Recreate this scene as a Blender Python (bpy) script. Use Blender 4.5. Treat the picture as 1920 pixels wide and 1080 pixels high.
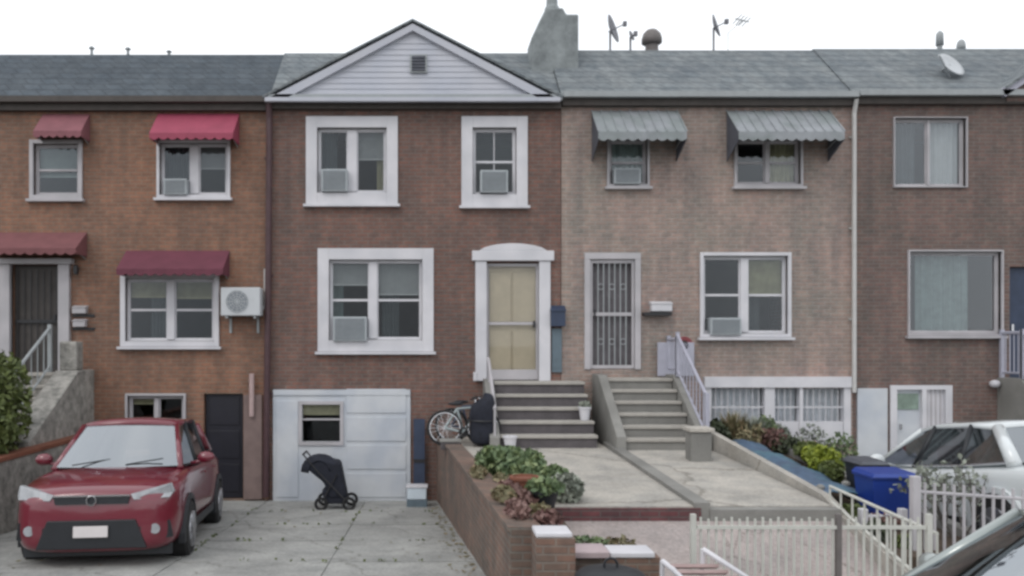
import bpy, bmesh, math, random
from mathutils import Vector, Matrix
R = math.radians
random.seed(7)
scene = bpy.context.scene
COL = scene.collection
for o in list(bpy.data.objects): bpy.data.objects.remove(o)

# ------------------------------------------------------------------ camera
FPX, VX, VY, DF, CH = 1600.0, 800.0, 640.0, 15.24, 2.5
cam = bpy.data.cameras.new('camera'); cam_ob = bpy.data.objects.new('camera', cam); COL.objects.link(cam_ob)
cam.sensor_width = 36; cam.lens = FPX / 1920 * 36
cam.shift_x = (960 - VX) / 1920; cam.shift_y = (VY - 540) / 1920
cam.clip_start = 0.05; cam.clip_end = 3000
cam_ob.location = (0, -DF, CH); cam_ob.rotation_euler = (R(90), 0, 0)
scene.camera = cam_ob
# ------------------------------------------------------------------ world: bright overcast sky
world = bpy.data.worlds.new('World'); scene.world = world; world.use_nodes = True
nt = world.node_tree; nt.nodes.clear()
wo = nt.nodes.new('ShaderNodeOutputWorld'); bg = nt.nodes.new('ShaderNodeBackground')
sky = nt.nodes.new('ShaderNodeTexSky'); sky.sky_type = 'NISHITA'; sky.sun_disc = False
SUN_EL, SUN_AZ = 48, 215
sky.sun_elevation = R(SUN_EL); sky.sun_rotation = R(SUN_AZ); sky.air_density = 1.0; sky.dust_density = 3.0
tc = nt.nodes.new('ShaderNodeTexCoord')
cn = nt.nodes.new('ShaderNodeTexNoise'); cn.inputs['Scale'].default_value = 2.2; cn.inputs['Detail'].default_value = 4
cr = nt.nodes.new('ShaderNodeValToRGB')
cr.color_ramp.elements[0].position = 0.3; cr.color_ramp.elements[0].color = (9.6, 10.2, 10.9, 1)
cr.color_ramp.elements[1].position = 0.7; cr.color_ramp.elements[1].color = (14.2, 14.3, 14.4, 1)
mx = nt.nodes.new('ShaderNodeMixRGB'); mx.inputs[0].default_value = 0.88   # cloud cover
nt.links.new(tc.outputs['Generated'], cn.inputs['Vector']); nt.links.new(cn.outputs['Fac'], cr.inputs[0])
nt.links.new(sky.outputs[0], mx.inputs[1]); nt.links.new(cr.outputs[0], mx.inputs[2])
nt.links.new(mx.outputs[0], bg.inputs[0]); bg.inputs[1].default_value = 0.10
nt.links.new(bg.outputs[0], wo.inputs[0])
sun = bpy.data.lights.new('sun', 'SUN'); sun.energy = 0.6; sun.angle = R(20); sun.color = (1, .97, .93)
sun_ob = bpy.data.objects.new('sun', sun); COL.objects.link(sun_ob); sun_ob.location = (0, -10, 30)
az = R(SUN_AZ); el = R(SUN_EL)
sun_ob.rotation_euler = Vector((math.sin(az) * math.cos(el), math.cos(az) * math.cos(el), math.sin(el))).to_track_quat('Z', 'Y').to_euler()
scene.view_settings.view_transform = 'Standard'; scene.view_settings.look = 'None'
scene.view_settings.exposure = 0.16; scene.view_settings.gamma = 1.0
scene.cycles.filter_width = 2.9; scene.cycles.max_bounces = 6; scene.cycles.use_denoising = True
scene.cycles.transparent_max_bounces = 12

def FX(px, D=DF): return (px - VX) * D / FPX
def FZ(py, D=DF): return CH - (py - VY) * D / FPX

# ------------------------------------------------------------------ materials
def newmat(name):
    m = bpy.data.materials.new(name); m.use_nodes = True
    n = m.node_tree; b = n.nodes['Principled BSDF']; return m, n, b
def _c(c): return (c[0], c[1], c[2], 1)
def mat(name, c, rough=0.6, var=0.12, scale=6, metal=0, bump=0.0, coat=0, spec=0.5, c2=None, blotch=None):
    m, n, b = newmat(name)
    t = n.nodes.new('ShaderNodeTexCoord')
    no = n.nodes.new('ShaderNodeTexNoise'); no.inputs['Scale'].default_value = scale; no.inputs['Detail'].default_value = 6
    no.inputs['Roughness'].default_value = 0.65
    ra = n.nodes.new('ShaderNodeValToRGB'); e = ra.color_ramp.elements
    e[0].position = .3; e[1].position = .7
    lo = [x * (1 - var) for x in c]; hi = [min(1, x * (1 + var)) for x in c]
    if c2: hi = c2; lo = c
    e[0].color = _c(lo); e[1].color = _c(hi)
    n.links.new(t.outputs['Object'], no.inputs['Vector']); n.links.new(no.outputs['Fac'], ra.inputs[0])
    out = ra.outputs[0]
    if blotch:
        n2 = n.nodes.new('ShaderNodeTexNoise'); n2.inputs['Scale'].default_value = blotch[0]; n2.inputs['Detail'].default_value = 3
        r2 = n.nodes.new('ShaderNodeValToRGB'); r2.color_ramp.elements[0].position = .42; r2.color_ramp.elements[1].position = .62
        r2.color_ramp.elements[0].color = (1, 1, 1, 1); r2.color_ramp.elements[1].color = _c(blotch[1])
        mm = n.nodes.new('ShaderNodeMixRGB'); mm.blend_type = 'MULTIPLY'; mm.inputs[0].default_value = 1
        n.links.new(t.outputs['Object'], n2.inputs['Vector']); n.links.new(n2.outputs['Fac'], r2.inputs[0])
        n.links.new(out, mm.inputs[1]); n.links.new(r2.outputs[0], mm.inputs[2]); out = mm.outputs[0]
    n.links.new(out, b.inputs['Base Color'])
    b.inputs['Roughness'].default_value = rough; b.inputs['Metallic'].default_value = metal
    b.inputs['Coat Weight'].default_value = coat; b.inputs['Coat Roughness'].default_value = .06
    b.inputs['Specular IOR Level'].default_value = spec
    if bump:
        bu = n.nodes.new('ShaderNodeBump'); bu.inputs['Strength'].default_value = bump; bu.inputs['Distance'].default_value = .01
        n3 = n.nodes.new('ShaderNodeTexNoise'); n3.inputs['Scale'].default_value = scale * 5; n3.inputs['Detail'].default_value = 5
        n.links.new(t.outputs['Object'], n3.inputs['Vector']); n.links.new(n3.outputs['Fac'], bu.inputs['Height'])
        n.links.new(bu.outputs[0], b.inputs['Normal'])
    return m
def brickmat(name, c1, c2, mortar, bw=.21, bh=.068, ms=.011, blotch=((1, 1, 1), (.7, .72, .72)), bscale=.7, rough=.85, offset=.5, tint=None):
    m, n, b = newmat(name)
    t = n.nodes.new('ShaderNodeTexCoord'); s = n.nodes.new('ShaderNodeSeparateXYZ'); a = n.nodes.new('ShaderNodeMath'); a.operation = 'ADD'
    cb = n.nodes.new('ShaderNodeCombineXYZ')
    n.links.new(t.outputs['Object'], s.inputs[0]); n.links.new(s.outputs[0], a.inputs[0]); n.links.new(s.outputs[1], a.inputs[1])
    n.links.new(a.outputs[0], cb.inputs[0]); n.links.new(s.outputs[2], cb.inputs[1])
    br = n.nodes.new('ShaderNodeTexBrick'); br.inputs['Scale'].default_value = 1; br.inputs['Brick Width'].default_value = bw
    br.inputs['Row Height'].default_value = bh; br.inputs['Mortar Size'].default_value = ms; br.inputs['Mortar Smooth'].default_value = .3
    br.offset = offset; br.inputs['Bias'].default_value = 0
    br.inputs['Color1'].default_value = _c(c1); br.inputs['Color2'].default_value = _c(c2); br.inputs['Mortar'].default_value = _c(mortar)
    n.links.new(cb.outputs[0], br.inputs['Vector'])
    n1 = n.nodes.new('ShaderNodeTexNoise'); n1.inputs['Scale'].default_value = bscale; n1.inputs['Detail'].default_value = 5; n1.inputs['Roughness'].default_value = .6
    r1 = n.nodes.new('ShaderNodeValToRGB'); r1.color_ramp.elements[0].position = .35; r1.color_ramp.elements[1].position = .68
    r1.color_ramp.elements[0].color = _c(blotch[0]); r1.color_ramp.elements[1].color = _c(blotch[1])
    mm = n.nodes.new('ShaderNodeMixRGB'); mm.blend_type = 'MULTIPLY'; mm.inputs[0].default_value = 1
    n.links.new(t.outputs['Object'], n1.inputs['Vector']); n.links.new(n1.outputs['Fac'], r1.inputs[0])
    n.links.new(br.outputs['Color'], mm.inputs[1]); n.links.new(r1.outputs[0], mm.inputs[2])
    n2 = n.nodes.new('ShaderNodeTexNoise'); n2.inputs['Scale'].default_value = 9; n2.inputs['Detail'].default_value = 4
    r2 = n.nodes.new('ShaderNodeValToRGB'); r2.color_ramp.elements[0].position = .3; r2.color_ramp.elements[1].position = .7
    r2.color_ramp.elements[0].color = (.8, .8, .81, 1); r2.color_ramp.elements[1].color = (1.14, 1.12, 1.1, 1)
    m2 = n.nodes.new('ShaderNodeMixRGB'); m2.blend_type = 'MULTIPLY'; m2.inputs[0].default_value = 1
    n.links.new(t.outputs['Object'], n2.inputs['Vector']); n.links.new(n2.outputs['Fac'], r2.inputs[0])
    n.links.new(mm.outputs[0], m2.inputs[1]); n.links.new(r2.outputs[0], m2.inputs[2])
    # vertical weather streaks
    mp = n.nodes.new('ShaderNodeMapping'); mp.inputs['Scale'].default_value = (2.6, 2.6, .35)
    n4 = n.nodes.new('ShaderNodeTexNoise'); n4.inputs['Scale'].default_value = 1.3; n4.inputs['Detail'].default_value = 4
    r4 = n.nodes.new('ShaderNodeValToRGB'); r4.color_ramp.elements[0].position = .35; r4.color_ramp.elements[1].position = .65
    r4.color_ramp.elements[0].color = (.8, .82, .84, 1); r4.color_ramp.elements[1].color = (1.1, 1.07, 1.05, 1)
    m4 = n.nodes.new('ShaderNodeMixRGB'); m4.blend_type = 'MULTIPLY'; m4.inputs[0].default_value = 1
    n.links.new(t.outputs['Object'], mp.inputs[0]); n.links.new(mp.outputs[0], n4.inputs['Vector']); n.links.new(n4.outputs['Fac'], r4.inputs[0])
    n.links.new(m2.outputs[0], m4.inputs[1]); n.links.new(r4.outputs[0], m4.inputs[2])
    n.links.new(m4.outputs[0], b.inputs['Base Color']); b.inputs['Roughness'].default_value = rough
    bu = n.nodes.new('ShaderNodeBump'); bu.inputs['Strength'].default_value = .9; bu.inputs['Distance'].default_value = .012; bu.invert = True
    n.links.new(br.outputs['Fac'], bu.inputs['Height']); n.links.new(bu.outputs[0], b.inputs['Normal'])
    return m
def glassmat(name, tint=(.85, .85, .84), refl=.035, mult=.8):
    m, n, b = newmat(name); n.nodes.remove(b)
    out = n.nodes['Material Output']; tr = n.nodes.new('ShaderNodeBsdfTransparent'); tr.inputs[0].default_value = _c(tint)
    gl = n.nodes.new('ShaderNodeBsdfGlossy'); gl.inputs['Roughness'].default_value = .03; gl.inputs[0].default_value = (.9, .95, 1, 1)
    lw = n.nodes.new('ShaderNodeLayerWeight'); lw.inputs[0].default_value = .35
    ma = n.nodes.new('ShaderNodeMath'); ma.operation = 'MULTIPLY_ADD'; ma.inputs[1].default_value = mult; ma.inputs[2].default_value = refl
    no = n.nodes.new('ShaderNodeTexNoise'); no.inputs['Scale'].default_value = 1.5; bu = n.nodes.new('ShaderNodeBump'); bu.inputs['Strength'].default_value = .16
    n.links.new(no.outputs['Fac'], bu.inputs['Height']); n.links.new(bu.outputs[0], gl.inputs['Normal'])
    mi = n.nodes.new('ShaderNodeMixShader')
    n.links.new(lw.outputs['Facing'], ma.inputs[0]); n.links.new(ma.outputs[0], mi.inputs[0])
    n.links.new(tr.outputs[0], mi.inputs[1]); n.links.new(gl.outputs[0], mi.inputs[2]); n.links.new(mi.outputs[0], out.inputs[0])
    return m
def leafmat(name, c1, c2, c3=None):
    m, n, b = newmat(name)
    t = n.nodes.new('ShaderNodeTexCoord'); no = n.nodes.new('ShaderNodeTexNoise'); no.inputs['Scale'].default_value = 7; no.inputs['Detail'].default_value = 5
    ra = n.nodes.new('ShaderNodeValToRGB'); e = ra.color_ramp.elements; e[0].position = .35; e[1].position = .65
    e[0].color = _c(c1); e[1].color = _c(c2)
    if c3: x = e.new(.52); x.color = _c(c3)
    n.links.new(t.outputs['Object'], no.inputs['Vector']); n.links.new(no.outputs['Fac'], ra.inputs[0]); n.links.new(ra.outputs[0], b.inputs['Base Color'])
    b.inputs['Roughness'].default_value = .6; return m

M = {}
M['brick_left'] = brickmat('orange_brown_brick', (.305, .15, .1), (.225, .12, .085), (.25, .175, .135), blotch=((1.0, 1.0, .95), (.78, .86, .9)))
M['brick_mid'] = brickmat('dark_red_brick', (.225, .118, .095), (.16, .105, .092), (.19, .16, .145), blotch=((1.05, .98, .95), (.8, .84, .84)))
M['brick_right'] = brickmat('pale_pinkish_brick', (.355, .268, .235), (.275, .23, .205), (.345, .32, .3), blotch=((1.08, .98, .97), (.85, .9, .88)))
M['brick_far'] = brickmat('dark_brown_brick', (.21, .132, .115), (.155, .117, .105), (.2, .175, .16), blotch=((1.05, 1, 1), (.75, .8, .8)))
M['brick_wall'] = brickmat('garden_brick', (.21, .135, .11), (.15, .115, .1), (.2, .175, .16), blotch=((1.1, 1, .92), (.7, .76, .74)), bscale=1.6)
M['brick_red'] = brickmat('red_step_brick', (.17, .06, .065), (.12, .055, .06), (.14, .1, .1))
M['shingle_dark'] = brickmat('dark_slate_shingle', (.075, .095, .115), (.06, .075, .09), (.05, .062, .075), bw=.3, bh=.16, ms=.012, blotch=((1, 1, 1), (.82, .84, .86)))
M['shingle_pale'] = brickmat('grey_shingle', (.2, .225, .24), (.155, .175, .19), (.12, .135, .15), bw=.3, bh=.16, ms=.012, blotch=((1.05, 1.05, 1.02), (.8, .82, .84)))
M['roof_flat'] = mat('roof_felt', (.12, .12, .12), .9)
M['siding'] = mat('pale_siding', (.47, .48, .53), .6, .05, 2, blotch=(1.2, (.9, .92, .95)))
M['white'] = mat('white_paint', (.62, .61, .64), .5, .05, 8, blotch=(2, (.86, .87, .88)))
M['white_dull'] = mat('dull_white_paint', (.45, .43, .45), .55, .06, 8, blotch=(2, (.85, .86, .86)))
M['trim_grey'] = mat('grey_gutter', (.3, .32, .33), .5, .1)
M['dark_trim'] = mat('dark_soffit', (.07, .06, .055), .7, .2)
M['garage'] = mat('pale_garage_paint', (.54, .56, .59), .5, .05, 3, blotch=(1.3, (.82, .85, .9)))
M['glass'] = glassmat('window_glass')
M['glass_car'] = glassmat('car_glass', (.18, .22, .22), .16, .4)
M['glass_ws'] = glassmat('windscreen_glass', (.25, .3, .3), .27, .3)
M['blind'] = mat('window_blind', (.42, .46, .48), .7, .08)
M['curtain'] = mat('pale_curtain', (.33, .42, .42), .8, .12)
M['curtain_teal'] = mat('teal_grey_curtain', (.15, .215, .22), .8, .25)
M['curtain_dark'] = mat('grey_curtain', (.06, .08, .09), .8, .2)
M['curtain_cream'] = mat('cream_curtain', (.4, .4, .27), .8, .2)
M['interior'] = mat('dark_interior', (.05, .055, .06), .9, .3, 2)
M['awning_red'] = mat('red_awning', (.29, .05, .09), .7, .12, 4)
M['awning_maroon'] = mat('maroon_awning', (.13, .035, .055), .8, .15, 4)
M['awning_metal'] = mat('grey_aluminium', (.27, .285, .305), .5, .15, 3, blotch=(2.5, (.8, .84, .8)))
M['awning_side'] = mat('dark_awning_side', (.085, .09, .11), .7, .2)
M['maroon_pipe'] = mat('maroon_paint', (.07, .035, .04), .5, .2)
M['pipe_white'] = mat('pipe_white', (.5, .49, .48), .5, .08)
M['concrete'] = mat('concrete', (.27, .275, .27), .9, .13, 2.5, bump=.25, blotch=(.8, (.78, .8, .8)))
M['concrete_pale'] = mat('pale_concrete', (.33, .345, .33), .9, .1, 2, bump=.2, blotch=(1.1, (.84, .87, .85)))
M['concrete_grey'] = mat('grey_concrete', (.24, .235, .22), .9, .2, 4, bump=.4, blotch=(2, (.75, .75, .75)))
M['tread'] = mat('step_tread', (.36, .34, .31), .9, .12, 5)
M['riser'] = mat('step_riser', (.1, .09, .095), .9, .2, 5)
def conc(name, c, warm=(1, 1, 1), sc=.55):
    m, n, b = newmat(name); L = n.links.new
    t = n.nodes.new('ShaderNodeTexCoord')
    def noise(scale, det, lo, hi, ca, cb):
        x = n.nodes.new('ShaderNodeTexNoise'); x.inputs['Scale'].default_value = scale; x.inputs['Detail'].default_value = det; x.inputs['Roughness'].default_value = .65
        y = n.nodes.new('ShaderNodeValToRGB'); y.color_ramp.elements[0].position = lo; y.color_ramp.elements[1].position = hi
        y.color_ramp.elements[0].color = _c(ca); y.color_ramp.elements[1].color = _c(cb); L(t.outputs['Object'], x.inputs['Vector']); L(x.outputs['Fac'], y.inputs[0]); return x, y.outputs[0]
    _, a1 = noise(.7, 5, .38, .62, [v * .82 for v in c], [v * 1.1 for v in c])
    nx, a2 = noise(2.3, 6, .3, .6, (.72, .73, .74), warm)
    _, a3 = noise(26, 4, .35, .65, (.82, .82, .82), (1.1, 1.1, 1.1))
    vo = n.nodes.new('ShaderNodeTexVoronoi'); vo.feature = 'DISTANCE_TO_EDGE'; vo.inputs['Scale'].default_value = sc
    ad = n.nodes.new('ShaderNodeMixRGB'); ad.blend_type = 'ADD'; ad.inputs[0].default_value = .5; L(t.outputs['Object'], ad.inputs[1]); L(nx.outputs['Color'], ad.inputs[2]); L(ad.outputs[0], vo.inputs['Vector'])
    rc = n.nodes.new('ShaderNodeValToRGB'); rc.color_ramp.elements[0].position = .002; rc.color_ramp.elements[1].position = .009
    rc.color_ramp.elements[0].color = (.62, .61, .59, 1); rc.color_ramp.elements[1].color = (1, 1, 1, 1); L(vo.outputs['Distance'], rc.inputs[0])
    cur = a1
    for q in (a2, a3, rc.outputs[0]):
        mm = n.nodes.new('ShaderNodeMixRGB'); mm.blend_type = 'MULTIPLY'; mm.inputs[0].default_value = 1; L(cur, mm.inputs[1]); L(q, mm.inputs[2]); cur = mm.outputs[0]
    L(cur, b.inputs['Base Color']); b.inputs['Roughness'].default_value = .92
    bu = n.nodes.new('ShaderNodeBump'); bu.inputs['Strength'].default_value = .3; bu.inputs['Distance'].default_value = .01; L(a3, bu.inputs['Height']); L(bu.outputs[0], b.inputs['Normal'])
    return m
M['concrete'] = conc('concrete', (.35, .35, .335))
M['concrete_pale'] = conc('pale_concrete', (.44, .42, .385), (1, .98, .96), .22)
M['concrete_pink'] = conc('pinkish_concrete', (.4, .355, .34), (1, .97, .96), .7)
M['stone'] = mat('rubble_stone', (.11, .11, .1), .9, 0, 6, bump=.9, c2=(.42, .4, .37))
M['asphalt'] = mat('asphalt', (.05, .05, .052), .9, .2, 20, bump=.3)
M['soil'] = mat('soil', (.07, .05, .035), 1, .4, 8, bump=.6)
M['ground'] = mat('earth', (.09, .09, .07), 1, .3, 1)
M['black'] = mat('black_plastic', (.014, .016, .02), .5, .2)
M['black_cloth'] = mat('black_cloth', (.012, .014, .024), .85, .35, 14)
M['black_metal'] = mat('black_metal', (.02, .02, .023), .4, .2)
M['dark_door'] = mat('dark_door_paint', (.012, .012, .02), .5, .2)
M['grey_door'] = mat('grey_screen_door', (.055, .048, .045), .6, .3, 4)
M['rubber'] = mat('rubber', (.015, .015, .016), .85, .2)
M['chrome'] = mat('chrome', (.6, .6, .62), .15, .03, metal=1)
M['rim'] = mat('alloy', (.35, .35, .37), .3, .1, metal=.8)
M['red_paint'] = mat('red_car_paint', (.14, .006, .02), .28, .05, 2, coat=1)
M['white_car'] = mat('white_car_paint', (.6, .63, .64), .3, .03, 2, coat=1)
M['silver_car'] = mat('silver_car_paint', (.3, .33, .32), .3, .03, 2, metal=.4, coat=1)
M['lamp_glass'] = mat('lamp_glass', (.3, .31, .33), .12, .3, 9, spec=.8)
M['plate'] = mat('plate', (.6, .56, .56), .4, .05)
M['plate_text'] = mat('plate_text', (.16, .1, .2), .5, .05)
M['navy'] = mat('navy_paint', (.03, .045, .085), .5, .2)
M['teal'] = mat('grey_blue_paint', (.11, .15, .18), .6, .15)
M['blue_bin'] = mat('blue_bin_plastic', (.012, .04, .24), .4, .12, 4)
M['tarp'] = mat('blue_tarp', (.075, .12, .19), .5, .3, 4, bump=.5, blotch=(2, (.9, 1.2, 1.0)))
M['terracotta'] = mat('terracotta', (.2, .075, .045), .8, .2)
M['wood_pink'] = mat('pinkish_wood', (.42, .31, .3), .7, .15, 6)
M['ac'] = mat('air_conditioner_shell', (.5, .52, .54), .5, .05)
M['ac_window'] = mat('weathered_unit_shell', (.36, .39, .41), .6, .1)
M['ac_grille'] = mat('air_conditioner_grille', (.16, .18, .2), .6, .1)
M['bark'] = mat('bark', (.12, .11, .1), .95, .25, 12)
M['leaf_hedge'] = leafmat('hedge_leaves', (.055, .075, .02), (.13, .16, .045))
M['leaf_bush'] = leafmat('bush_leaves', (.06, .1, .045), (.25, .3, .14), (.13, .18, .085))
M['leaf_lime'] = leafmat('lime_leaves', (.12, .16, .015), (.26, .3, .03))
M['leaf_brown'] = leafmat('dry_leaves', (.12, .085, .045), (.26, .19, .11), (.16, .15, .08))
M['leaf_red'] = leafmat('reddish_leaves', (.12, .055, .05), (.24, .15, .13))
M['leaf_grey'] = leafmat('grey_green_leaves', (.13, .15, .12), (.3, .32, .27))
M['leaf_dark'] = leafmat('dark_leaves', (.02, .028, .015), (.06, .075, .035))
M['lilac_metal'] = mat('lilac_white_railing_paint', (.38, .38, .45), .5, .08)
M['chimney'] = mat('grey_masonry', (.15, .165, .17), .9, 0, 3.5, bump=.8, c2=(.3, .325, .33))
M['dish'] = mat('grey_dish', (.16, .16, .18), .5, .1)
M['yellow_door'] = mat('pale_yellow_green_door', (.56, .49, .37), .6, .08, 5)
M['white_bucket'] = mat('white_plastic', (.6, .68, .75), .4, .05)

# ------------------------------------------------------------------ mesh helpers
def xroot(o):
    p = Vector((0, 0, 0))
    while o is not None: p += o.location; o = o.parent
    return p
class MB:
    def __init__(s): s.v = []; s.f = []
    def add(s, vs, fs):
        k = len(s.v); s.v += [tuple(v) for v in vs]; s.f += [tuple(i + k for i in f) for f in fs]; return s
    def box(s, x0, x1, y0, y1, z0, z1):
        x0, x1 = sorted((x0, x1)); y0, y1 = sorted((y0, y1)); z0, z1 = sorted((z0, z1))
        return s.add([(x0, y0, z0), (x1, y0, z0), (x1, y1, z0), (x0, y1, z0), (x0, y0, z1), (x1, y0, z1), (x1, y1, z1), (x0, y1, z1)],
              [(0, 3, 2, 1), (4, 5, 6, 7), (0, 1, 5, 4), (1, 2, 6, 5), (2, 3, 7, 6), (3, 0, 4, 7)])
    def obox(s, c, ax, ay, az_):  # centre and three half axes
        c = Vector(c); a = Vector(ax); b = Vector(ay); d = Vector(az_); vs = []
        for k in (-1, 1):
            for (i, j) in ((-1, -1), (1, -1), (1, 1), (-1, 1)): vs.append(c + a * i + b * j + d * k)
        return s.add(vs, [(0, 3, 2, 1), (4, 5, 6, 7), (0, 1, 5, 4), (1, 2, 6, 5), (2, 3, 7, 6), (3, 0, 4, 7)])
    def prism(s, poly, off):  # poly of 3d pts, extruded by off
        n = len(poly); off = Vector(off); vs = [Vector(p) for p in poly] + [Vector(p) + off for p in poly]
        return s.add(vs, [tuple(range(n)), tuple(range(2 * n - 1, n - 1, -1))] + [(i, n + i, n + (i + 1) % n, (i + 1) % n) for i in range(n)])
    def tube(s, pts, r, n=8, cap=True):
        pts = [Vector(p) for p in pts]; rs = r if isinstance(r, (list, tuple)) else [r] * len(pts); rings = []
        for i, p in enumerate(pts):
            d = (pts[min(i + 1, len(pts) - 1)] - pts[max(i - 1, 0)]).normalized()
            u = d.orthogonal() if abs(d.z) < .99 else Vector((1, 0, 0)); u = (u - d * u.dot(d)).normalized(); w = d.cross(u)
            if i == 0: u0 = u
            else:
                u = (u0 - d * u0.dot(d)).normalized(); w = d.cross(u); u0 = u
            rings.append([p + (u * math.cos(2 * math.pi * k / n) + w * math.sin(2 * math.pi * k / n)) * rs[i] for k in range(n)])
        vs = [v for r_ in rings for v in r_]; fs = []
        for i in range(len(pts) - 1):
            for k in range(n): fs.append((i * n + k, i * n + (k + 1) % n, (i + 1) * n + (k + 1) % n, (i + 1) * n + k))
        if cap: fs += [tuple(range(n - 1, -1, -1)), tuple(range((len(pts) - 1) * n, len(pts) * n))]
        return s.add(vs, fs)
    def lathe(s, prof, c=(0, 0, 0), n=20, axis='z', cap=True):
        vs = []; c = Vector(c)
        for (r, h) in prof:
            for k in range(n):
                a = 2 * math.pi * k / n; x, y = r * math.cos(a), r * math.sin(a)
                vs.append(c + (Vector((x, y, h)) if axis == 'z' else Vector((h, x, y)) if axis == 'x' else Vector((x, h, y))))
        fs = []
        for i in range(len(prof) - 1):
            for k in range(n): fs.append((i * n + k, i * n + (k + 1) % n, (i + 1) * n + (k + 1) % n, (i + 1) * n + k))
        if cap: fs += [tuple(range(n - 1, -1, -1)), tuple(range((len(prof) - 1) * n, len(prof) * n))]
        return s.add(vs, fs)
    def torus(s, c, R_, r, axis='y', n=24, m=6):
        c = Vector(c); vs = []; fs = []
        for i in range(n):
            a = 2 * math.pi * i / n
            for j in range(m):
                b = 2 * math.pi * j / m; q = R_ + r * math.cos(b); x, y, z = q * math.cos(a), q * math.sin(a), r * math.sin(b)
                vs.append(c + (Vector((x, z, y)) if axis == 'y' else Vector((z, x, y)) if axis == 'x' else Vector((x, y, z))))
        for i in range(n):
            for j in range(m): fs.append((i * m + j, ((i + 1) % n) * m + j, ((i + 1) % n) * m + (j + 1) % m, i * m + (j + 1) % m))
        return s.add(vs, fs)
    def blob(s, c, r, n=10, m=7, jit=.15):
        c = Vector(c); vs = []; fs = []
        for i in range(m + 1):
            t = math.pi * i / m
            for k in range(n):
                a = 2 * math.pi * k / n; q = 1 + random.uniform(-jit, jit)
                vs.append(c + Vector((r[0] * math.sin(t) * math.cos(a), r[1] * math.sin(t) * math.sin(a), r[2] * math.cos(t))) * 1 * q if 0 < i < m else c + Vector((0, 0, r[2] * math.cos(t))))
        for i in range(m):
            for k in range(n): fs.append((i * n + k, (i + 1) * n + k, (i + 1) * n + (k + 1) % n, i * n + (k + 1) % n))
        return s.add(vs, fs)
    def leaves(s, c, r, count, size, shell=.35, up=0.0, elong=1.6):
        c = Vector(c)
        for _ in range(count):
            while True:
                d = Vector((random.uniform(-1, 1), random.uniform(-1, 1), random.uniform(-1, 1)))
                if .05 < d.length <= 1: break
            q = d.normalized() * (random.random() ** shell)
            p = c + Vector((q.x * r[0], q.y * r[1], q.z * r[2]))
            a = Vector((random.gauss(0, 1), random.gauss(0, 1), random.gauss(0, 1) + up)).normalized(); b = a.orthogonal().normalized()
            b = Matrix.Rotation(random.uniform(0, 6.28), 3, a) @ b; z = size * random.uniform(.6, 1.3)
            s.add([p - a * z * elong * .5, p + b * z * .5, p + a * z * elong * .5, p - b * z * .5], [(0, 1, 2, 3)])
        return s
    def build(s, name, material, parent=None, smooth=False, bevel=0, sub=0):
        off = xroot(parent)
        me = bpy.data.meshes.new(name); me.from_pydata([(Vector(v) - off)[:] for v in s.v], [], s.f); me.update()
        bm = bmesh.new(); bm.from_mesh(me); bmesh.ops.recalc_face_normals(bm, faces=bm.faces)
        bm.to_mesh(me); bm.free()
        me.materials.append(M[material] if isinstance(material, str) else material)
        if smooth:
            for p in me.polygons: p.use_smooth = True
        o = bpy.data.objects.new(name, me); COL.objects.link(o); o.parent = parent
        if bevel:
            b = o.modifiers.new('bevel', 'BEVEL'); b.width = bevel; b.segments = 2; b.limit_method = 'ANGLE'
        if sub:
            b = o.modifiers.new('sub', 'SUBSURF'); b.levels = sub; b.render_levels = sub
        return o
def empty(name, label, cat, loc=(0, 0, 0), group=None):
    o = bpy.data.objects.new(name, None); COL.objects.link(o); o.location = loc; o.empty_display_size = .2
    o['label'] = label; o['category'] = cat
    if group: o['group'] = group
    return o
def tag(o, label, cat, group=None):
    o['label'] = label; o['category'] = cat
    if group: o['group'] = group
    return o
def base(o, loc):
    """give a one-mesh thing its origin at its base"""
    d = Vector(loc) - o.location
    o.data.transform(Matrix.Translation(-d)); o.location = loc; return o
def structure(name, mb, material, **k):
    o = mb.build(name, material, **k); o['kind'] = 'structure'; return o
def copy_tree(o, parent=None):
    c = o.copy(); COL.objects.link(c); c.parent = parent
    for ch in list(o.children): copy_tree(ch, c)
    return c

# ------------------------------------------------------------------ ground
g = MB()
for (ya, za, yb, zb) in ((-400, -.03, -10.1, -.03), (-10.1, -.03, -9.9, -.9), (-9.9, -.9, 30, -.9), (30, -.9, 900, -.9)):
    g.add([(-600, ya, za), (600, ya, za), (600, yb, zb), (-600, yb, zb)], [(0, 1, 2, 3)])
structure('ground', g, 'ground')
structure('road', MB().box(-120, 120, -20, -10.15, -.5, 0), 'asphalt')
structure('kerb', MB().box(-120, 120, -10.14, -9.98, -.5, .13), 'concrete_grey')
sw = MB()
x = -60
while x < 60:
    sw.box(x, x + 1.49, -9.97, -8.5, -.5, .12 + random.uniform(-.003, .003)); sw.box(x, x + 1.49, -8.49, -7.2, -.5, .12 + random.uniform(-.003, .003)); x += 1.5
structure('sidewalk', sw, 'concrete')
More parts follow.
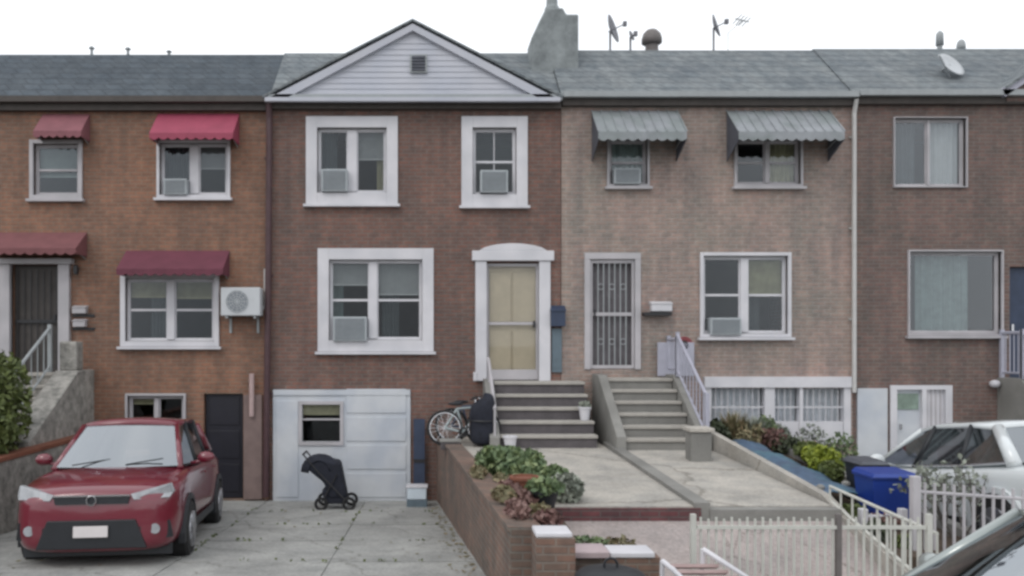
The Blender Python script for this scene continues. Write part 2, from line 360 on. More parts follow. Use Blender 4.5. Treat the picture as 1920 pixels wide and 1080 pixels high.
# sloped driveways (down towards the garages), cut in slabs with joints
def ramp(x0, x1, prof, zb=-1.0):
    m = MB()
    for (ya, za), (yb, zb2) in zip(prof, prof[1:]):
        m.add([(x0, ya, za), (x1, ya, za), (x1, yb, zb2), (x0, yb, zb2), (x0, ya, zb), (x1, ya, zb), (x1, yb, zb), (x0, yb, zb)],
              [(0, 1, 2, 3), (0, 4, 5, 1), (1, 5, 6, 2), (2, 6, 7, 3), (3, 7, 4, 0)])
    return m
d = MB()
def dz(y): return -.36 + (.48) * min(1, max(0, -y / 7.2))
ys = [-7.195, -5.6, -4.2, -2.8, -1.4, .25]
for i in range(5):
    for (xa, xb) in ((-5.75, -2.84), (-2.825, -1.1), (-1.09, .92)):
        jz = random.uniform(-.004, .004); d.v += []; m_ = ramp(xa, xb, [(ys[i] + .006, dz(ys[i]) + jz), (ys[i + 1] - .006, dz(ys[i + 1]) + jz)]); d.add(m_.v, m_.f)
structure('driveway', d, 'concrete')
d2 = MB(); m_ = ramp(5.75, 10.6, [(-7.19, .12), (-6.4, .3), (-3.0, -.12), (.25, -.4)]); d2.add(m_.v, m_.f)
structure('driveway_right', d2, 'concrete')
# walkways
wl = ramp(1.32, 2.88, [(-6.04, .72), (-1.36, .80), (.2, .80)])
structure('walkway', wl, 'concrete_pale')
structure('terrace', MB().box(.45, 1.318, -3.2, .2, -1, .81), 'concrete_pale')
structure('lower_walkway', ramp(1.26, 4.46, [(-7.19, .14), (-6.075, .57)]), 'concrete_pink')
structure('walkway_step', MB().box(1.32, 2.95, -6.07, -6.041, .2, .705), 'brick_red')
wr = ramp(3.06, 4.44, [(-5.9, .70), (-2.3, .80), (.2, .80)])
structure('walkway_right', wr, 'concrete_pale')
structure('walkway_right_step', MB().box(3.05, 4.46, -6.07, -5.902, .2, .69), 'concrete_grey')
structure('walkway_divider', ramp(2.885, 3.055, [(-6.05, .76), (-1.3, .86)]), 'concrete_grey')
structure('walkway_edge', ramp(4.462, 4.56, [(-8.0, .2), (-6.07, .62), (-5.6, .77), (-1.2, 1.12), (0, 1.12)]), 'concrete_pale')
# planting beds
structure('planting_bed', ramp(.82, 1.3, [(-7.49, .8), (-3.205, .8)]), 'soil')
structure('planting_bed_right', ramp(4.562, 5.6, [(-7.0, .42), (-5.2, .48), (-2.0, .74), (.2, .78)]), 'soil')
structure('planting_bed_left', ramp(-9, -5.95, [(-5.2, .85), (-1.5, .95)]), 'soil')
structure('yard_left', ramp(-12, -5.97, [(-7.19, .3), (-5.21, .8)]), 'concrete_grey')
structure('yard_right', ramp(10.61, 14, [(-7.19, .12), (.25, .3)]), 'concrete_grey')

# ------------------------------------------------------------------ walls with openings
def facade(rect, holes, yf=0.0, th=.24):
    """rect and holes as (x0,z0,x1,z1)"""
    m = MB(); X0, Z0, X1, Z1 = rect
    xs = sorted({X0, X1} | {v for h in holes for v in (h[0], h[2])}); zs = sorted({Z0, Z1} | {v for h in holes for v in (h[1], h[3])})
    xs = [x for x in xs if X0 <= x <= X1]; zs = [z for z in zs if Z0 <= z <= Z1]
    for a, b in zip(xs, xs[1:]):
        for c_, e in zip(zs, zs[1:]):
            cx, cz = (a + b) / 2, (c_ + e) / 2
            if any(h[0] < cx < h[2] and h[1] < cz < h[3] for h in holes): continue
            m.add([(a, yf, c_), (b, yf, c_), (b, yf, e), (a, yf, e)], [(0, 1, 2, 3)])
            m.add([(a, yf + th, c_), (b, yf + th, c_), (b, yf + th, e), (a, yf + th, e)], [(3, 2, 1, 0)])
    for h in holes + [rect]:
        a, c_, b, e = h
        for p, q in (((a, c_), (b, c_)), ((b, c_), (b, e)), ((b, e), (a, e)), ((a, e), (a, c_))):
            m.add([(p[0], yf, p[1]), (q[0], yf, q[1]), (q[0], yf + th, q[1]), (p[0], yf + th, p[1])], [(0, 1, 2, 3)])
    return m
HD = 9.0  # house depth
def house(name, label, x0, x1, eave, holes, brick, shingle, zb=-.6, ridge_h=1.43):
    loc = ((x0 + x1) / 2, 0, zb); h = empty(name, label, 'house', loc, 'brick row houses')
    w = facade((x0 + .006, zb, x1 - .006, eave), holes)
    w.box(x0 + .006, x0 + .2, .245, HD, zb, eave); w.box(x1 - .2, x1 - .006, .245, HD, zb, eave); w.box(x0 + .2, x1 - .2, HD - .2, HD, zb, eave)
    w.build('wall', brick, h)
    fl = MB()
    for z in (zb + .1, 1.75, 4.3): fl.box(x0 + .21, x1 - .21, .25, HD - .21, z - .1, z)
    fl.box(x0 + .21, x1 - .21, 3.2, 3.3, zb + .1, eave - .1)
    fl.build('floor', 'interior', h)
    r = MB(); o = .16
    r.prism([(x0 + .004, -.12, eave), (x0 + .004, 1.6, eave + ridge_h), (x0 + .004, HD, eave + ridge_h - .15), (x0 + .004, HD, eave)], (x1 - x0 - .008, 0, 0))
    rf = r.build('roof', shingle, h)
    gt = MB().box(x0 + .01, x1 - .01, -.24, -.125, eave - .01, eave + .09); gt.build('gutter', 'trim_grey' if shingle == 'shingle_pale' else 'dark_trim', h)
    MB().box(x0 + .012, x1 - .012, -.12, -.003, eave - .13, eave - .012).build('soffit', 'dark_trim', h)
    return h, rf
WINS = []
def window(h, px0, py0, px1, py1, frame='white', surround=.1, leaves=2, hung=True, blinds=(0, 0), cov='blind', curt=None, sill=True, depth=.05, D=DF, mull=.07, mid=.5, bar=0):
    """the opening is the px rect; surround lies around it; leaf = vertical divisions"""
    x0, x1, z1, z0 = FX(px0, D), FX(px1, D), FZ(py0, D), FZ(py1, D); y = D - DF
    s = surround; fr = MB()
    if s > 0:
        fr.box(x0 - s, x0, y - depth, y + .05, z0 - s, z1 + s); fr.box(x1, x1 + s, y - depth, y + .05, z0 - s, z1 + s)
        fr.box(x0, x1, y - depth, y + .05, z1, z1 + s); fr.box(x0, x1, y - depth, y + .05, z0 - s, z0)
    t = .035
    fr.box(x0 + .002, x0 + t, y + .052, y + .12, z0 + .002, z1 - .002); fr.box(x1 - t, x1 - .002, y + .052, y + .12, z0 + .002, z1 - .002)
    fr.box(x0 + t, x1 - t, y + .052, y + .12, z1 - t, z1 - .002); fr.box(x0 + t, x1 - t, y + .052, y + .12, z0 + .002, z0 + t)
    W = fr.build('window', frame, h, bevel=.006)
    if sill: MB().box(x0 - s - .04, x1 + s + .04, y - depth - .05, y - .002, z0 - s - .05, z0 - s - .004).build('sill', frame, W)
    bnd = [x0 + t + (x1 - x0 - 2 * t) * i / leaves for i in range(leaves + 1)] if leaves != 2 else [x0 + t, x0 + (x1 - x0) * mid, x1 - t]
    for i in range(1, leaves): MB().box(bnd[i] - mull / 2, bnd[i] + mull / 2, y + .03, y + .115, z0 + t, z1 - t).build('mullion', frame, W)
    for i in range(leaves):
        a = bnd[i] + (mull / 2 if i else 0); b = bnd[i + 1] - (mull / 2 if i < leaves - 1 else 0); q = .025; sa = MB()
        zm = (z0 + z1) / 2
        sa.box(a, a + q, y + .07, y + .1, z0 + t, z1 - t); sa.box(b - q, b, y + .07, y + .1, z0 + t, z1 - t)
        sa.box(a + q, b - q, y + .07, y + .1, z0 + t, z0 + t + q); sa.box(a + q, b - q, y + .07, y + .1, z1 - t - q, z1 - t)
        if hung: sa.box(a + q, b - q, y + .065, y + .105, zm - .02, zm + .02)
        if bar:
            for k in range(1, bar + 1):
                xx = a + (b - a) * k / (bar + 1); sa.box(xx - .008, xx + .008, y + .072, y + .098, z0 + t + q, z1 - t - q)
        sa.build('sash', frame, W)
        MB().add([(a + .01, y + .085, z0 + t + .01), (b - .01, y + .085, z0 + t + .01), (b - .01, y + .085, z1 - t - .01), (a + .01, y + .085, z1 - t - .01)], [(0, 1, 2, 3)]).build('pane', 'glass', W)
        cv = blinds[i % len(blinds)]
        if cv > 0:
            bl = MB(); z = z1 - t - .01; zend = z1 - (z1 - z0) * cv
            while z > zend:
                bl.obox(((a + b) / 2, y + .15, z), ((b - a) / 2 - .005, 0, 0), (0, .012, .009), (0, .0007, -.001)); z -= .022
            bl.box(a + .006, b - .006, y + .14, y + .16, zend - .02, zend); bl.build('blind', cov, W)
        if curt and curt[i % len(curt)]:
            kind, fa, fb = curt[i % len(curt)]; cu = MB(); n = 26; xa = a + (b - a) * fa; xb = a + (b - a) * fb
            vs = []; fs = []
            for k in range(n + 1):
                xx = xa + (xb - xa) * k / n; yy = y + .2 + .025 * math.sin(k * 1.35) + random.uniform(-.004, .004)
                vs += [(xx, yy, z0 + .01), (xx, yy, z1 - .02)]
                if k: fs.append((2 * k - 2, 2 * k, 2 * k + 1, 2 * k - 1))
            cu.add(vs, fs).build('curtain', kind, W)
    return (x0, z0, x1, z1), W
def hole(px0, py0, px1, py1): return (FX(px0), FZ(py1), FX(px1), FZ(py0))

# ================================================================== MIDDLE HOUSE
XM0, XM1 = FX(505), FX(1052)
HM = [hole(595, 240, 725, 362), hole(886, 240, 968, 365), hole(617, 487, 792, 638), hole(912, 492, 1010, 714), hole(512, 730, 770, 940)]
hm, rfm = house('row_house', 'dark red brick row house with pale siding gable and white trimmed windows', XM0, XM1, FZ(193), HM, 'brick_mid', 'shingle_pale')
window(hm, 595, 240, 725, 362, surround=.2, blinds=(.0, .45), curt=(('curtain_dark', 0, .6), ('curtain_cream', .7, 1)), sill=True, mull=.16, hung=False, bar=0)
window(hm, 886, 240, 968, 365, surround=.2, leaves=1, blinds=(.5,), cov='curtain_dark', bar=1)
window(hm, 617, 487, 792, 638, surround=.2, mull=.14, mid=.47, blinds=(.3, .42), curt=(('curtain_teal', 0, .3), ('curtain_dark', .1, .5)), hung=True)
# entrance surround
x0, x1, z0, z1 = FX(912), FX(1010), FZ(714), FZ(492); s = MB()
s.box(x0 - .2, x0, -.09, .06, z0 - .0, z1 + .02); s.box(x1, x1 + .2, -.09, .06, z0, z1 + .02)
s.box(x0 - .26, x1 + .26, -.12, .06, z1 + .021, z1 + .2)
s.prism([(x0 - .14 + (x1 - x0 + .28) * k / 12, -.11, z1 + .2 + .13 * math.sin(math.pi * k / 12) ** .6) for k in range(13)], (0, .16, 0))
s.box(x0 - .24, x0 - .2 + .02, -.11, -.091, z0, z0 + .16)
s.build('door_surround', 'white', hm, bevel=.01)
dr = MB(); dr.box(x0 + .01, x1 - .01, .1, .145, z0 + .03, z1 - .01); do = dr.build('door', 'yellow_door', hm)
dp = MB()
for (a, b) in ((.06, .45), (.53, .9)):
    for (c_, e) in ((.1, .9), (1.05, 1.95)): dp.box(x0 + a * .9, x0 + b, .075, .099, z0 + c_, z0 + e)
dp.build('door_panel', 'yellow_door', do, bevel=.012)
sd = MB(); t = .045
sd.box(x0 + .003, x0 + t, .02, .055, z0 + .02, z1 - .02); sd.box(x1 - t, x1 - .003, .02, .055, z0 + .02, z1 - .02)
sd.box(x0 + t, x1 - t, .02, .055, z1 - .07, z1 - .02); sd.box(x0 + t, x1 - t, .02, .055, z0 + .02, z0 + .2); sd.box(x0 + t, x1 - t, .02, .055, z0 + 1.0, z0 + 1.05)
sd.build('storm_door', 'white_dull', do); MB().box(x1 - .1, x1 - .06, -.02, .02, z0 + .95, z0 + 1.07).build('handle', 'black_metal', do)
MB().add([(x0 + t, .035, z0 + .2), (x1 - t, .035, z0 + .2), (x1 - t, .035, z1 - .07), (x0 + t, .035, z1 - .07)], [(0, 1, 2, 3)]).build('pane', 'glass', do)
# infilled garage front
gx0, gx1, gz0, gz1 = FX(512), FX(770), FZ(940), FZ(730); gw = [FX(567), FZ(828), FX(638), FZ(758)]
gp = facade((gx0 + .004, gz0, gx1 - .004, gz1 - .004), [tuple(gw)], yf=-.03, th=.12)
gp.box(gx0 + .01, gx1 - .01, -.055, -.031, gz1 - .1, gz1 - .006)
for k in range(1, 5):  # vertical boards
    xx = gx0 + (gx1 - gx0) * (.02 + .0) + k * .1
gpo = gp.build('garage_front', 'garage', hm)
pm = MB()
zz = gz0 + .05
for k in range(4):
    pm.box(FX(650), gx1 - .08, -.045, -.032, gz0 + .08 + k * .5, gz0 + .08 + k * .5 + .43)
pm.box(gx0 + .06, FX(560), -.045, -.032, gz0 + .08, gz1 - .2)
pm.build('garage_panel', 'garage', hm, bevel=.008)
o_ = MB(); o_.box(gw[0] - .06, gw[0], -.06, -.031, gw[1] - .06, gw[3] + .06); o_.box(gw[2], gw[2] + .06, -.06, -.031, gw[1] - .06, gw[3] + .06)
o_.box(gw[0], gw[2], -.06, -.031, gw[3], gw[3] + .06); o_.box(gw[0], gw[2], -.06, -.031, gw[1] - .06, gw[1]); o_.box(gw[0], gw[2], -.02, .01, (gw[1] + gw[3]) / 2 + .05, (gw[1] + gw[3]) / 2 + .08)
W = o_.build('window', 'white_dull', hm)
MB().add([(gw[0], 0, gw[1]), (gw[2], 0, gw[1]), (gw[2], 0, gw[3]), (gw[0], 0, gw[3])], [(0, 1, 2, 3)]).build('pane', 'glass', W)
MB().box(gw[0], gw[2], .1, .12, gw[3] - .2, gw[3]).build('blind', 'curtain_cream', W)
# gable
gx0, gx1, gz, ga = FX(500), FX(1048), FZ(193), FZ(45); gc = (gx0 + gx1) / 2
tri = MB(); nb = 17
hh = ga - gz
tri.prism([(gx0 + .15, -.16, gz), (gx1 - .15, -.16, gz), (gc, -.16, ga - .08)], (0, 3.0, 0))
tri.build('gable_wall', 'siding', hm)
bd = MB(); k = 0
while True:
    za = gz + .1 + k * .1; zb_ = za + .1
    if zb_ > ga - .22: break
    f0 = (za - gz) / hh; f1 = (zb_ - gz) / hh; hw = (gx1 - gx0) / 2 - .15
    a0, a1 = hw * (1 - f0) - .05, hw * (1 - f1) - .05
    vent = za < FZ(112) and zb_ > FZ(140)
    bd.add([(gc - a0, -.176, za), (gc + a0, -.176, za), (gc + a1, -.165, zb_), (gc - a1, -.165, zb_), (gc - a0, -.161, za), (gc + a0, -.161, za)], [(0, 1, 2, 3), (0, 4, 5, 1)]); k += 1
bd.build('siding_board', 'siding', hm)
rk = MB()
for sgn in (-1, 1):
    e = gc + sgn * (gx1 - gx0) / 2
    # rake board + roof skin
    rk.prism([(e, -.24, gz - .02), (e - sgn * .32, -.24, gz - .02), (gc, -.24, ga - .2), (gc, -.24, ga - .08)], (0, .07, 0))
rk.build('rake_board', 'siding', hm)
rs = MB()
for sgn in (-1, 1):
    e = gc + sgn * ((gx1 - gx0) / 2 + .03)
    rs.prism([(e, -.26, gz + .02), (gc, -.26, ga - .04), (gc, -.26, ga), (e, -.26, gz + .06)], (0, 4.0, 0))
rs.build('gable_roof', 'shingle_pale', hm)
MB().box(gx0 + .02, gx1 - .02, -.3, -.2, gz - .05, gz + .02).build('gable_fascia', 'siding', hm)
v = MB(); vx, vz = FX(785), FZ(126); v.box(vx - .15, vx + .15, -.215, -.17, vz - .16, vz + .16); vo = v.build('gable_vent', 'trim_grey', hm)
v = MB()
for k in range(5): v.obox((vx, -.222, vz - .11 + k * .055), (.12, 0, 0), (0, .012, .018), (0, -.003, .002))
v.box(vx - .12, vx + .12, -.219, -.2155, vz - .135, vz + .135)
v.build('vent_louvre', 'awning_side', vo)

# ================================================================== LEFT HOUSE
XL0, XL1 = FX(-150), FX(505)
HL = [hole(64, 270, 148, 366), hole(300, 268, 427, 366), hole(236, 522, 402, 640), hole(22, 496, 112, 700), hole(240, 742, 345, 792), hole(382, 738, 456, 936)]
hl, rfl = house('row_house', 'orange brown brick row house with red awnings and a dark slate roof', XL0, XL1, FZ(196), HL, 'brick_left', 'shingle_dark')
window(hl, 64, 270, 148, 366, frame='white_dull', surround=.07, leaves=1, blinds=(.6,), cov='curtain')
window(hl, 300, 268, 427, 366, surround=.05, mull=.15, blinds=(0, .45), hung=False, curt=(('curtain_dark', 0, 1), None))
window(hl, 236, 522, 402, 640, surround=.09, mull=.13, blinds=(.28, .3), cov='curtain_cream', curt=(('curtain_dark', .5, 1), None))
window(hl, 240, 742, 345, 792, frame='white_dull', surround=.04, leaves=2, hung=False, blinds=(.3, .0), cov='curtain_cream', sill=False)
def awning(h, px0, px1, pyt, pyb, material, proj=.55, side=None, ribs=0, scallop=True, drop=.12):
    D = DF - proj; x0, x1 = FX(px0, D), FX(px1, D); zt = FZ(pyt); zb_ = FZ(pyb, D); x0b, x1b = x0, x1
    a = MB()
    th = .012
    a.prism([(x0, -.005, zt), (x0, -proj, zb_ + drop), (x0, -proj, zb_ + drop - th), (x0, -.005, zt - th)], (x1 - x0, 0, 0))
    if ribs:
        for k in range(ribs + 1):
            xx = x0 + (x1 - x0) * k / ribs; a.prism([(xx - .012, -.006, zt + .002), (xx - .012, -proj - .003, zb_ + drop + .002), (xx - .012, -proj - .003, zb_ + drop + .02), (xx - .012, -.006, zt + .02)], (.024, 0, 0))
    n = max(6, int((x1 - x0) / .16)); q = (x1 - x0) / n
    for k in range(n):
        pts = [(x0 + q * k, zb_ + drop - th)]
        for j in range(7):
            t_ = j / 6; pts.append((x0 + q * k + q * t_, zb_ + (.04 if scallop else 0) - (.04 * math.sin(math.pi * t_) if scallop else 0)))
        pts.append((x0 + q * (k + 1), zb_ + drop - th)); a.prism([(p[0], -proj - .002, p[1]) for p in pts], (0, .01, 0))
    A = a.build('awning', material, h)
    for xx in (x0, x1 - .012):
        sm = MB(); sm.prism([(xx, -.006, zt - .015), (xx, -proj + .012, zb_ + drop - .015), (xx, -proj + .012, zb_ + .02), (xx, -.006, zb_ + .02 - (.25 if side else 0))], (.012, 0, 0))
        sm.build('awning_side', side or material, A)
    for xx in (x0 + .03, x1 - .03): MB().tube([(xx, -.01, zb_ - .02), (xx, -proj + .02, zb_ + drop - .03)], .01, 6).build('awning_arm', 'trim_grey', A)
    return A
awning(hl, 280, 437, 213, 262, 'awning_red', proj=.5)
awning(hl, 218, 418, 470, 517, 'awning_maroon', proj=.5)
awning(hl, 62, 152, 214, 258, mat('faded_pink_awning', (.22, .085, .1), .8, .15, 4), proj=.4)
awning(hl, -30, 142, 436, 478, mat('faded_red_awning', (.17, .065, .07), .8, .15, 4), proj=.5)
# left entrance
x0, x1, z0, z1 = FX(22), FX(112), FZ(700), FZ(496); s = MB()
s.box(x0 - .2, x0, -.09, .06, z0, z1); s.box(x1, x1 + .2, -.09, .06, z0, z1); s.box(x0 - .3, x1 + .26, -.14, .06, z1 + .001, z1 + .1)
s.build('door_surround', 'white_dull', hl, bevel=.01)
dr = MB().box(x0 + .01, x1 - .01, .1, .14, z0 + .02, z1 - .01); do = dr.build('door', 'grey_door', hl)
dm = MB()
for k in range(7): xx = x0 + .08 + k * (x1 - x0 - .16) / 6; dm.box(xx - .006, xx + .006, .06, .075, z0 + .1, z1 - .1)
dm.box(x0 + .04, x1 - .04, .055, .08, z0 + .9, z0 + .96); dm.build('screen_bar', 'black_metal', do); MB().box(x1 - .12, x1 - .08, .02, .06, z0 + .95, z0 + 1.05).build('handle', 'black_metal', do)
# left basement door
x0, x1, z0, z1 = FX(382), FX(456), FZ(936), FZ(738)
dr = MB().box(x0 + .02, x1 - .02, .08, .12, z0 + .01, z1 - .02); do = dr.build('door', 'dark_door', hl)
dm = MB()
for k in range(3): dm.box(x0 + .08, x1 - .08, .066, .079, z0 + .12 + k * .6, z0 + .62 + k * .6)
dm.build('door_panel', 'dark_door', do, bevel=.01); MB().lathe([(.02, 0), (.03, .03), (.0, .05)], (x0 + .1, .03, z0 + .95), 10, 'y').build('handle', 'chrome', do)
MB().box(FX(458), FX(492), -.06, -.003, FZ(935), FZ(740)).build('door_pier', mat('pinkish_grey_render', (.2, .145, .135), .85, .15, 5), hl)
MB().tube([(FX(474), -.1, FZ(700)), (FX(474), -.1, FZ(780))], .045, 10).build('wall_pipe', 'wood_pink', hl)
# maroon rainwater pipe between the left and middle house
dpp = MB(); dpp.tube([(FX(507), -.16, FZ(196)), (FX(507), -.1, FZ(225)), (FX(505), -.1, FZ(500)), (FX(500), -.1, FZ(930))], .055, 10)
for py in (300, 520, 740): dpp.box(FX(505) - .08, FX(505) + .08, -.06, -.03, FZ(py), FZ(py) + .04)
dpp.build('downspout', 'maroon_pipe', hl)

# ================================================================== RIGHT HOUSE
XR0, XR1 = FX(1052), FX(1600)
HR = [hole(1142, 262, 1213, 346), hole(1380, 262, 1500, 346), hole(1318, 480, 1476, 626), hole(1106, 486, 1190, 692), hole(1332, 728, 1582, 830)]
hr, rfr = house('row_house', 'pale pinkish brick row house with scalloped grey metal awnings and a white framed storm door', XR0, XR1, FZ(187), HR, 'brick_right', 'shingle_pale')
window(hr, 1142, 262, 1213, 346, frame='white_dull', surround=.04, leaves=1, blinds=(.0,), curt=(('curtain', 0, 1),))
window(hr, 1380, 262, 1500, 346, frame='white_dull', surround=.04, blinds=(0, .0), curt=(None, ('curtain_cream', 0, 1)))
window(hr, 1318, 480, 1476, 626, surround=.06, mull=.13, frame='white', blinds=(0, .5), cov='curtain_cream', curt=(None, ('curtain_dark', 0, .4)))
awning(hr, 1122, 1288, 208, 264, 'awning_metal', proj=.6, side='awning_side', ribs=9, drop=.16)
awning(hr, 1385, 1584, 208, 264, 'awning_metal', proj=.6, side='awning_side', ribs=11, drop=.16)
def barred_door(h, px0, px1, pyt, pyb, frame='white_dull'):
    x0, x1, z0, z1 = FX(px0), FX(px1), FZ(pyb), FZ(pyt); s = MB()
    s.box(x0 - .1, x0, -.04, .06, z0, z1); s.box(x1, x1 + .1, -.04, .06, z0, z1); s.box(x0 - .1, x1 + .1, -.045, .06, z1 + .001, z1 + .11)
    s.build('door_frame', frame, h)
    do = MB().box(x0 + .01, x1 - .01, .12, .16, z0 + .01, z1 - .01).build('door', mat('mauve_grey_door', (.12, .11, .12), .6, .2), h)
    b = MB(); t = .05; zm = (z0 + z1) / 2
    b.box(x0 + .003, x0 + t, .01, .05, z0 + .01, z1 - .01); b.box(x1 - t, x1 - .003, .01, .05, z0 + .01, z1 - .01)
    for z in (z0 + .01, zm - .03, z1 - .07): b.box(x0 + t, x1 - t, .01, .05, z, z + .06)
    b.build('storm_door', frame, do)
    b = MB()
    for k in range(1, 7): xx = x0 + t + (x1 - x0 - 2 * t) * k / 7; b.box(xx - .009, xx + .009, .02, .038, z0 + .07, z1 - .07)
    for z in ((z0 + zm) / 2, (z1 + zm) / 2):
        for k in (1, 3, 5): b.torus((x0 + t + (x1 - x0 - 2 * t) * (k + .5) / 7, .028, z), .05, .008)
    b.build('door_grille', 'trim_grey', do); MB().box(x0 + .07, x0 + .1, -.02, .01, z0 + .95, z0 + 1.06).build('handle', 'black_metal', do)
barred_door(hr, 1106, 1190, 486, 692)
# basement front of the right house: white frames with bluish glass
bx = MB(); xs = [1332, 1405, 1445, 1500, 1545, 1582]
bx.box(FX(1318), FX(1592), -.1, .04, FZ(726), FZ(706))
for px, w in ((1325, .13), (1441, .18), (1500, .06), (1586, .12)): bx.box(FX(px) - w / 2, FX(px) + w / 2, -.06, .1, FZ(832), FZ(726) - .002)
bx.box(FX(1332), FX(1582), -.03, .1, FZ(832), FZ(790))
W = bx.build('window', 'white', hr)
for a, b_ in ((1332, 1432), (1450, 1497), (1504, 1580)):
    MB().add([(FX(a), .06, FZ(800)), (FX(b_), .06, FZ(800)), (FX(b_), .06, FZ(728)), (FX(a), .06, FZ(728))], [(0, 1, 2, 3)]).build('pane', 'glass', W)
    cu = MB(); n = 20; vs = []; fs = []
    for k in range(n + 1):
        xx = FX(a) + (FX(b_) - FX(a)) * k / n; yy = .17 + .02 * math.sin(k * 1.5); vs += [(xx, yy, FZ(800)), (xx, yy, FZ(728))]
        if k: fs.append((2 * k - 2, 2 * k, 2 * k + 1, 2 * k - 1))
    cu.add(vs, fs).build('curtain', mat('pale_blue_curtain', (.7, .74, .8), .8, .2), W)
gb = MB()
for a, b_ in ((1332, 1432), (1450, 1497), (1504, 1580)):
    xx = FX(a) + .09
    while xx < FX(b_) - .05: gb.tube([(xx, .0, FZ(798)), (xx, .0, FZ(730))], .009, 6); xx += .11
    gb.box(FX(a), FX(b_), -.006, .006, FZ(765), FZ(762))
gb.build('security_bar', 'white', W)
# white rainwater pipe
dpp = MB(); dpp.tube([(FX(1597), -.17, FZ(190)), (FX(1597), -.09, FZ(215)), (FX(1597), -.09, FZ(735))], .038, 10)
for py in (260, 430, 600): dpp.box(FX(1597) - .06, FX(1597) + .06, -.05, -.02, FZ(py), FZ(py) + .03)
dpp.build('downspout', 'pipe_white', hr)

# ================================================================== FAR RIGHT HOUSE
XF0, XF1 = FX(1600), FX(2140)
HF = [hole(1676, 222, 1810, 350), hole(1704, 472, 1876, 626), hole(1668, 722, 1784, 900), hole(1893, 500, 1960, 715)]
hf, rff = house('row_house', 'dark brown brick row house with wide sliding windows and the start of a small gable', XF0, XF1, FZ(184), HF, 'brick_far', 'shingle_pale')
window(hf, 1676, 222, 1810, 350, frame='white_dull', surround=.02, hung=False, blinds=(.0, 0), mull=.04, curt=(('curtain_dark', 0, .75), ('blind', 0, 1)), sill=False)
window(hf, 1704, 472, 1876, 626, frame='white_dull', surround=.03, leaves=1, hung=False, blinds=(.0,), curt=(('curtain_teal', .12, .72),), sill=True)
MB().box(FX(1606), FX(1662), -.04, -.003, FZ(860), FZ(728)).build('wall_panel', 'garage', hf)
MB().box(FX(1788), FX(1860), -.04, -.003, FZ(860), FZ(790)).build('wall_panel', 'concrete_grey', hf)
# basement entrance white
x0, x1, z0, z1 = FX(1668), FX(1784), FZ(900), FZ(722); s = MB()
s.box(x0, x0 + .12, -.03, .1, z0, z1 - .002); s.box(x1 - .12, x1, -.03, .1, z0, z1 - .002); s.box(x0 + .12, x1 - .12, -.03, .1, z1 - .08, z1 - .002); s.box(FX(1732) - .04, FX(1732) + .04, -.03, .1, z0, z1 - .08)
s.build('door_frame', 'white', hf)
do = MB().box(x0 + .12, FX(1732) - .04, .05, .09, z0 + .01, z1 - .08).build('door', 'garage', hf)
MB().box(FX(1732) + .04, x1 - .12, .04, .08, z0 + .01, z1 - .08).build('side_panel', 'white', hf)
sp = MB()
for k in range(4): xx = FX(1732) + .06 + k * .08; sp.box(xx, xx + .03, .025, .039, z0 + .01, z1 - .08)
sp.build('side_slat', 'white_dull', hf); MB().box(x0 + .2, x0 + .23, .01, .05, z0 + .9, z0 + 1.0).build('handle', 'chrome', do)
# gable over the far bay
gx0, gx1 = FX(1868), FX(2260); gc = (gx0 + gx1) / 2; gz = FZ(184); ga = FZ(40)
tri = MB().prism([(gx0 + .1, -.14, gz - .1), (gx1, -.14, gz - .1), (gx1, -.14, gz + .05), (gc, -.14, ga - .1), (gx0 + .1, -.14, gz)], (0, 3, 0)).build('gable_wall', 'brick_far', hf)
rk = MB()
for sgn in (-1, 1):
    e = gc + sgn * (gx1 - gx0) / 2; rk.prism([(e, -.24, gz - .04), (gc, -.24, ga - .12), (gc, -.24, ga), (e - sgn * -.05, -.24, gz + .1)], (0, .09, 0))
rk.build('rake_board', 'lilac_metal', hf)
rs = MB()
for sgn in (-1, 1):
    e = gc + sgn * ((gx1 - gx0) / 2); rs.prism([(e, -.28, gz + .09), (gc, -.28, ga - .005), (gc, -.28, ga + .05), (e, -.28, gz + .14)], (0, 4, 0))
rs.build('gable_roof', 'shingle_pale', hf)
x0, x1, z0, z1 = FX(1893), FX(1960), FZ(715), FZ(500)
do = MB().box(x0 + .01, x1 - .01, .1, .14, z0 + .01, z1 - .01).build('door', 'navy', hf); MB().box(x0 + .08, x0 + .12, .06, .1, z0 + .9, z0 + 1.02).build('handle', 'chrome', do)

# ================================================================== CHIMNEY and roof fittings
ch = MB(); cy0, cy1 = .9, 1.75; cD = DF + .9
def cx(px): return FX(px, cD)
def cz(py): return FZ(py, cD)
chs = MB().prism([(cx(997), cy0, cz(160)), (cx(1085), cy0, cz(160)), (cx(1085), cy0, cz(26)), (cx(1062), cy0, cz(26)), (cx(1056), cy0, cz(14)), (cx(1024), cy0, cz(14)), (cx(1010), cy0, cz(42)), (cx(997), cy0, cz(70))], (0, .7, 0))
cho = chs.build('chimney', 'chimney', rfm, bevel=.03)
MB().lathe([(.15, 0), (.14, .1), (.11, .16), (.1, .42), (.13, .45), (.13, .5), (.09, .5)], (cx(1040), cy0 + .35, cz(14) - .01), 16).build('chimney_pot', 'chimney', cho, smooth=False) if False else None
pot = MB().lathe([(.16, 0), (.14, .12), (.11, .18), (.1, .42), (.13, .45), (.13, .5)], (cx(1040), cy0 + .35, cz(14) - .01), 16)
# a chimney is a sub-part already, the pot belongs to its mesh
pot.build('chimney_pot', 'chimney', rfm)
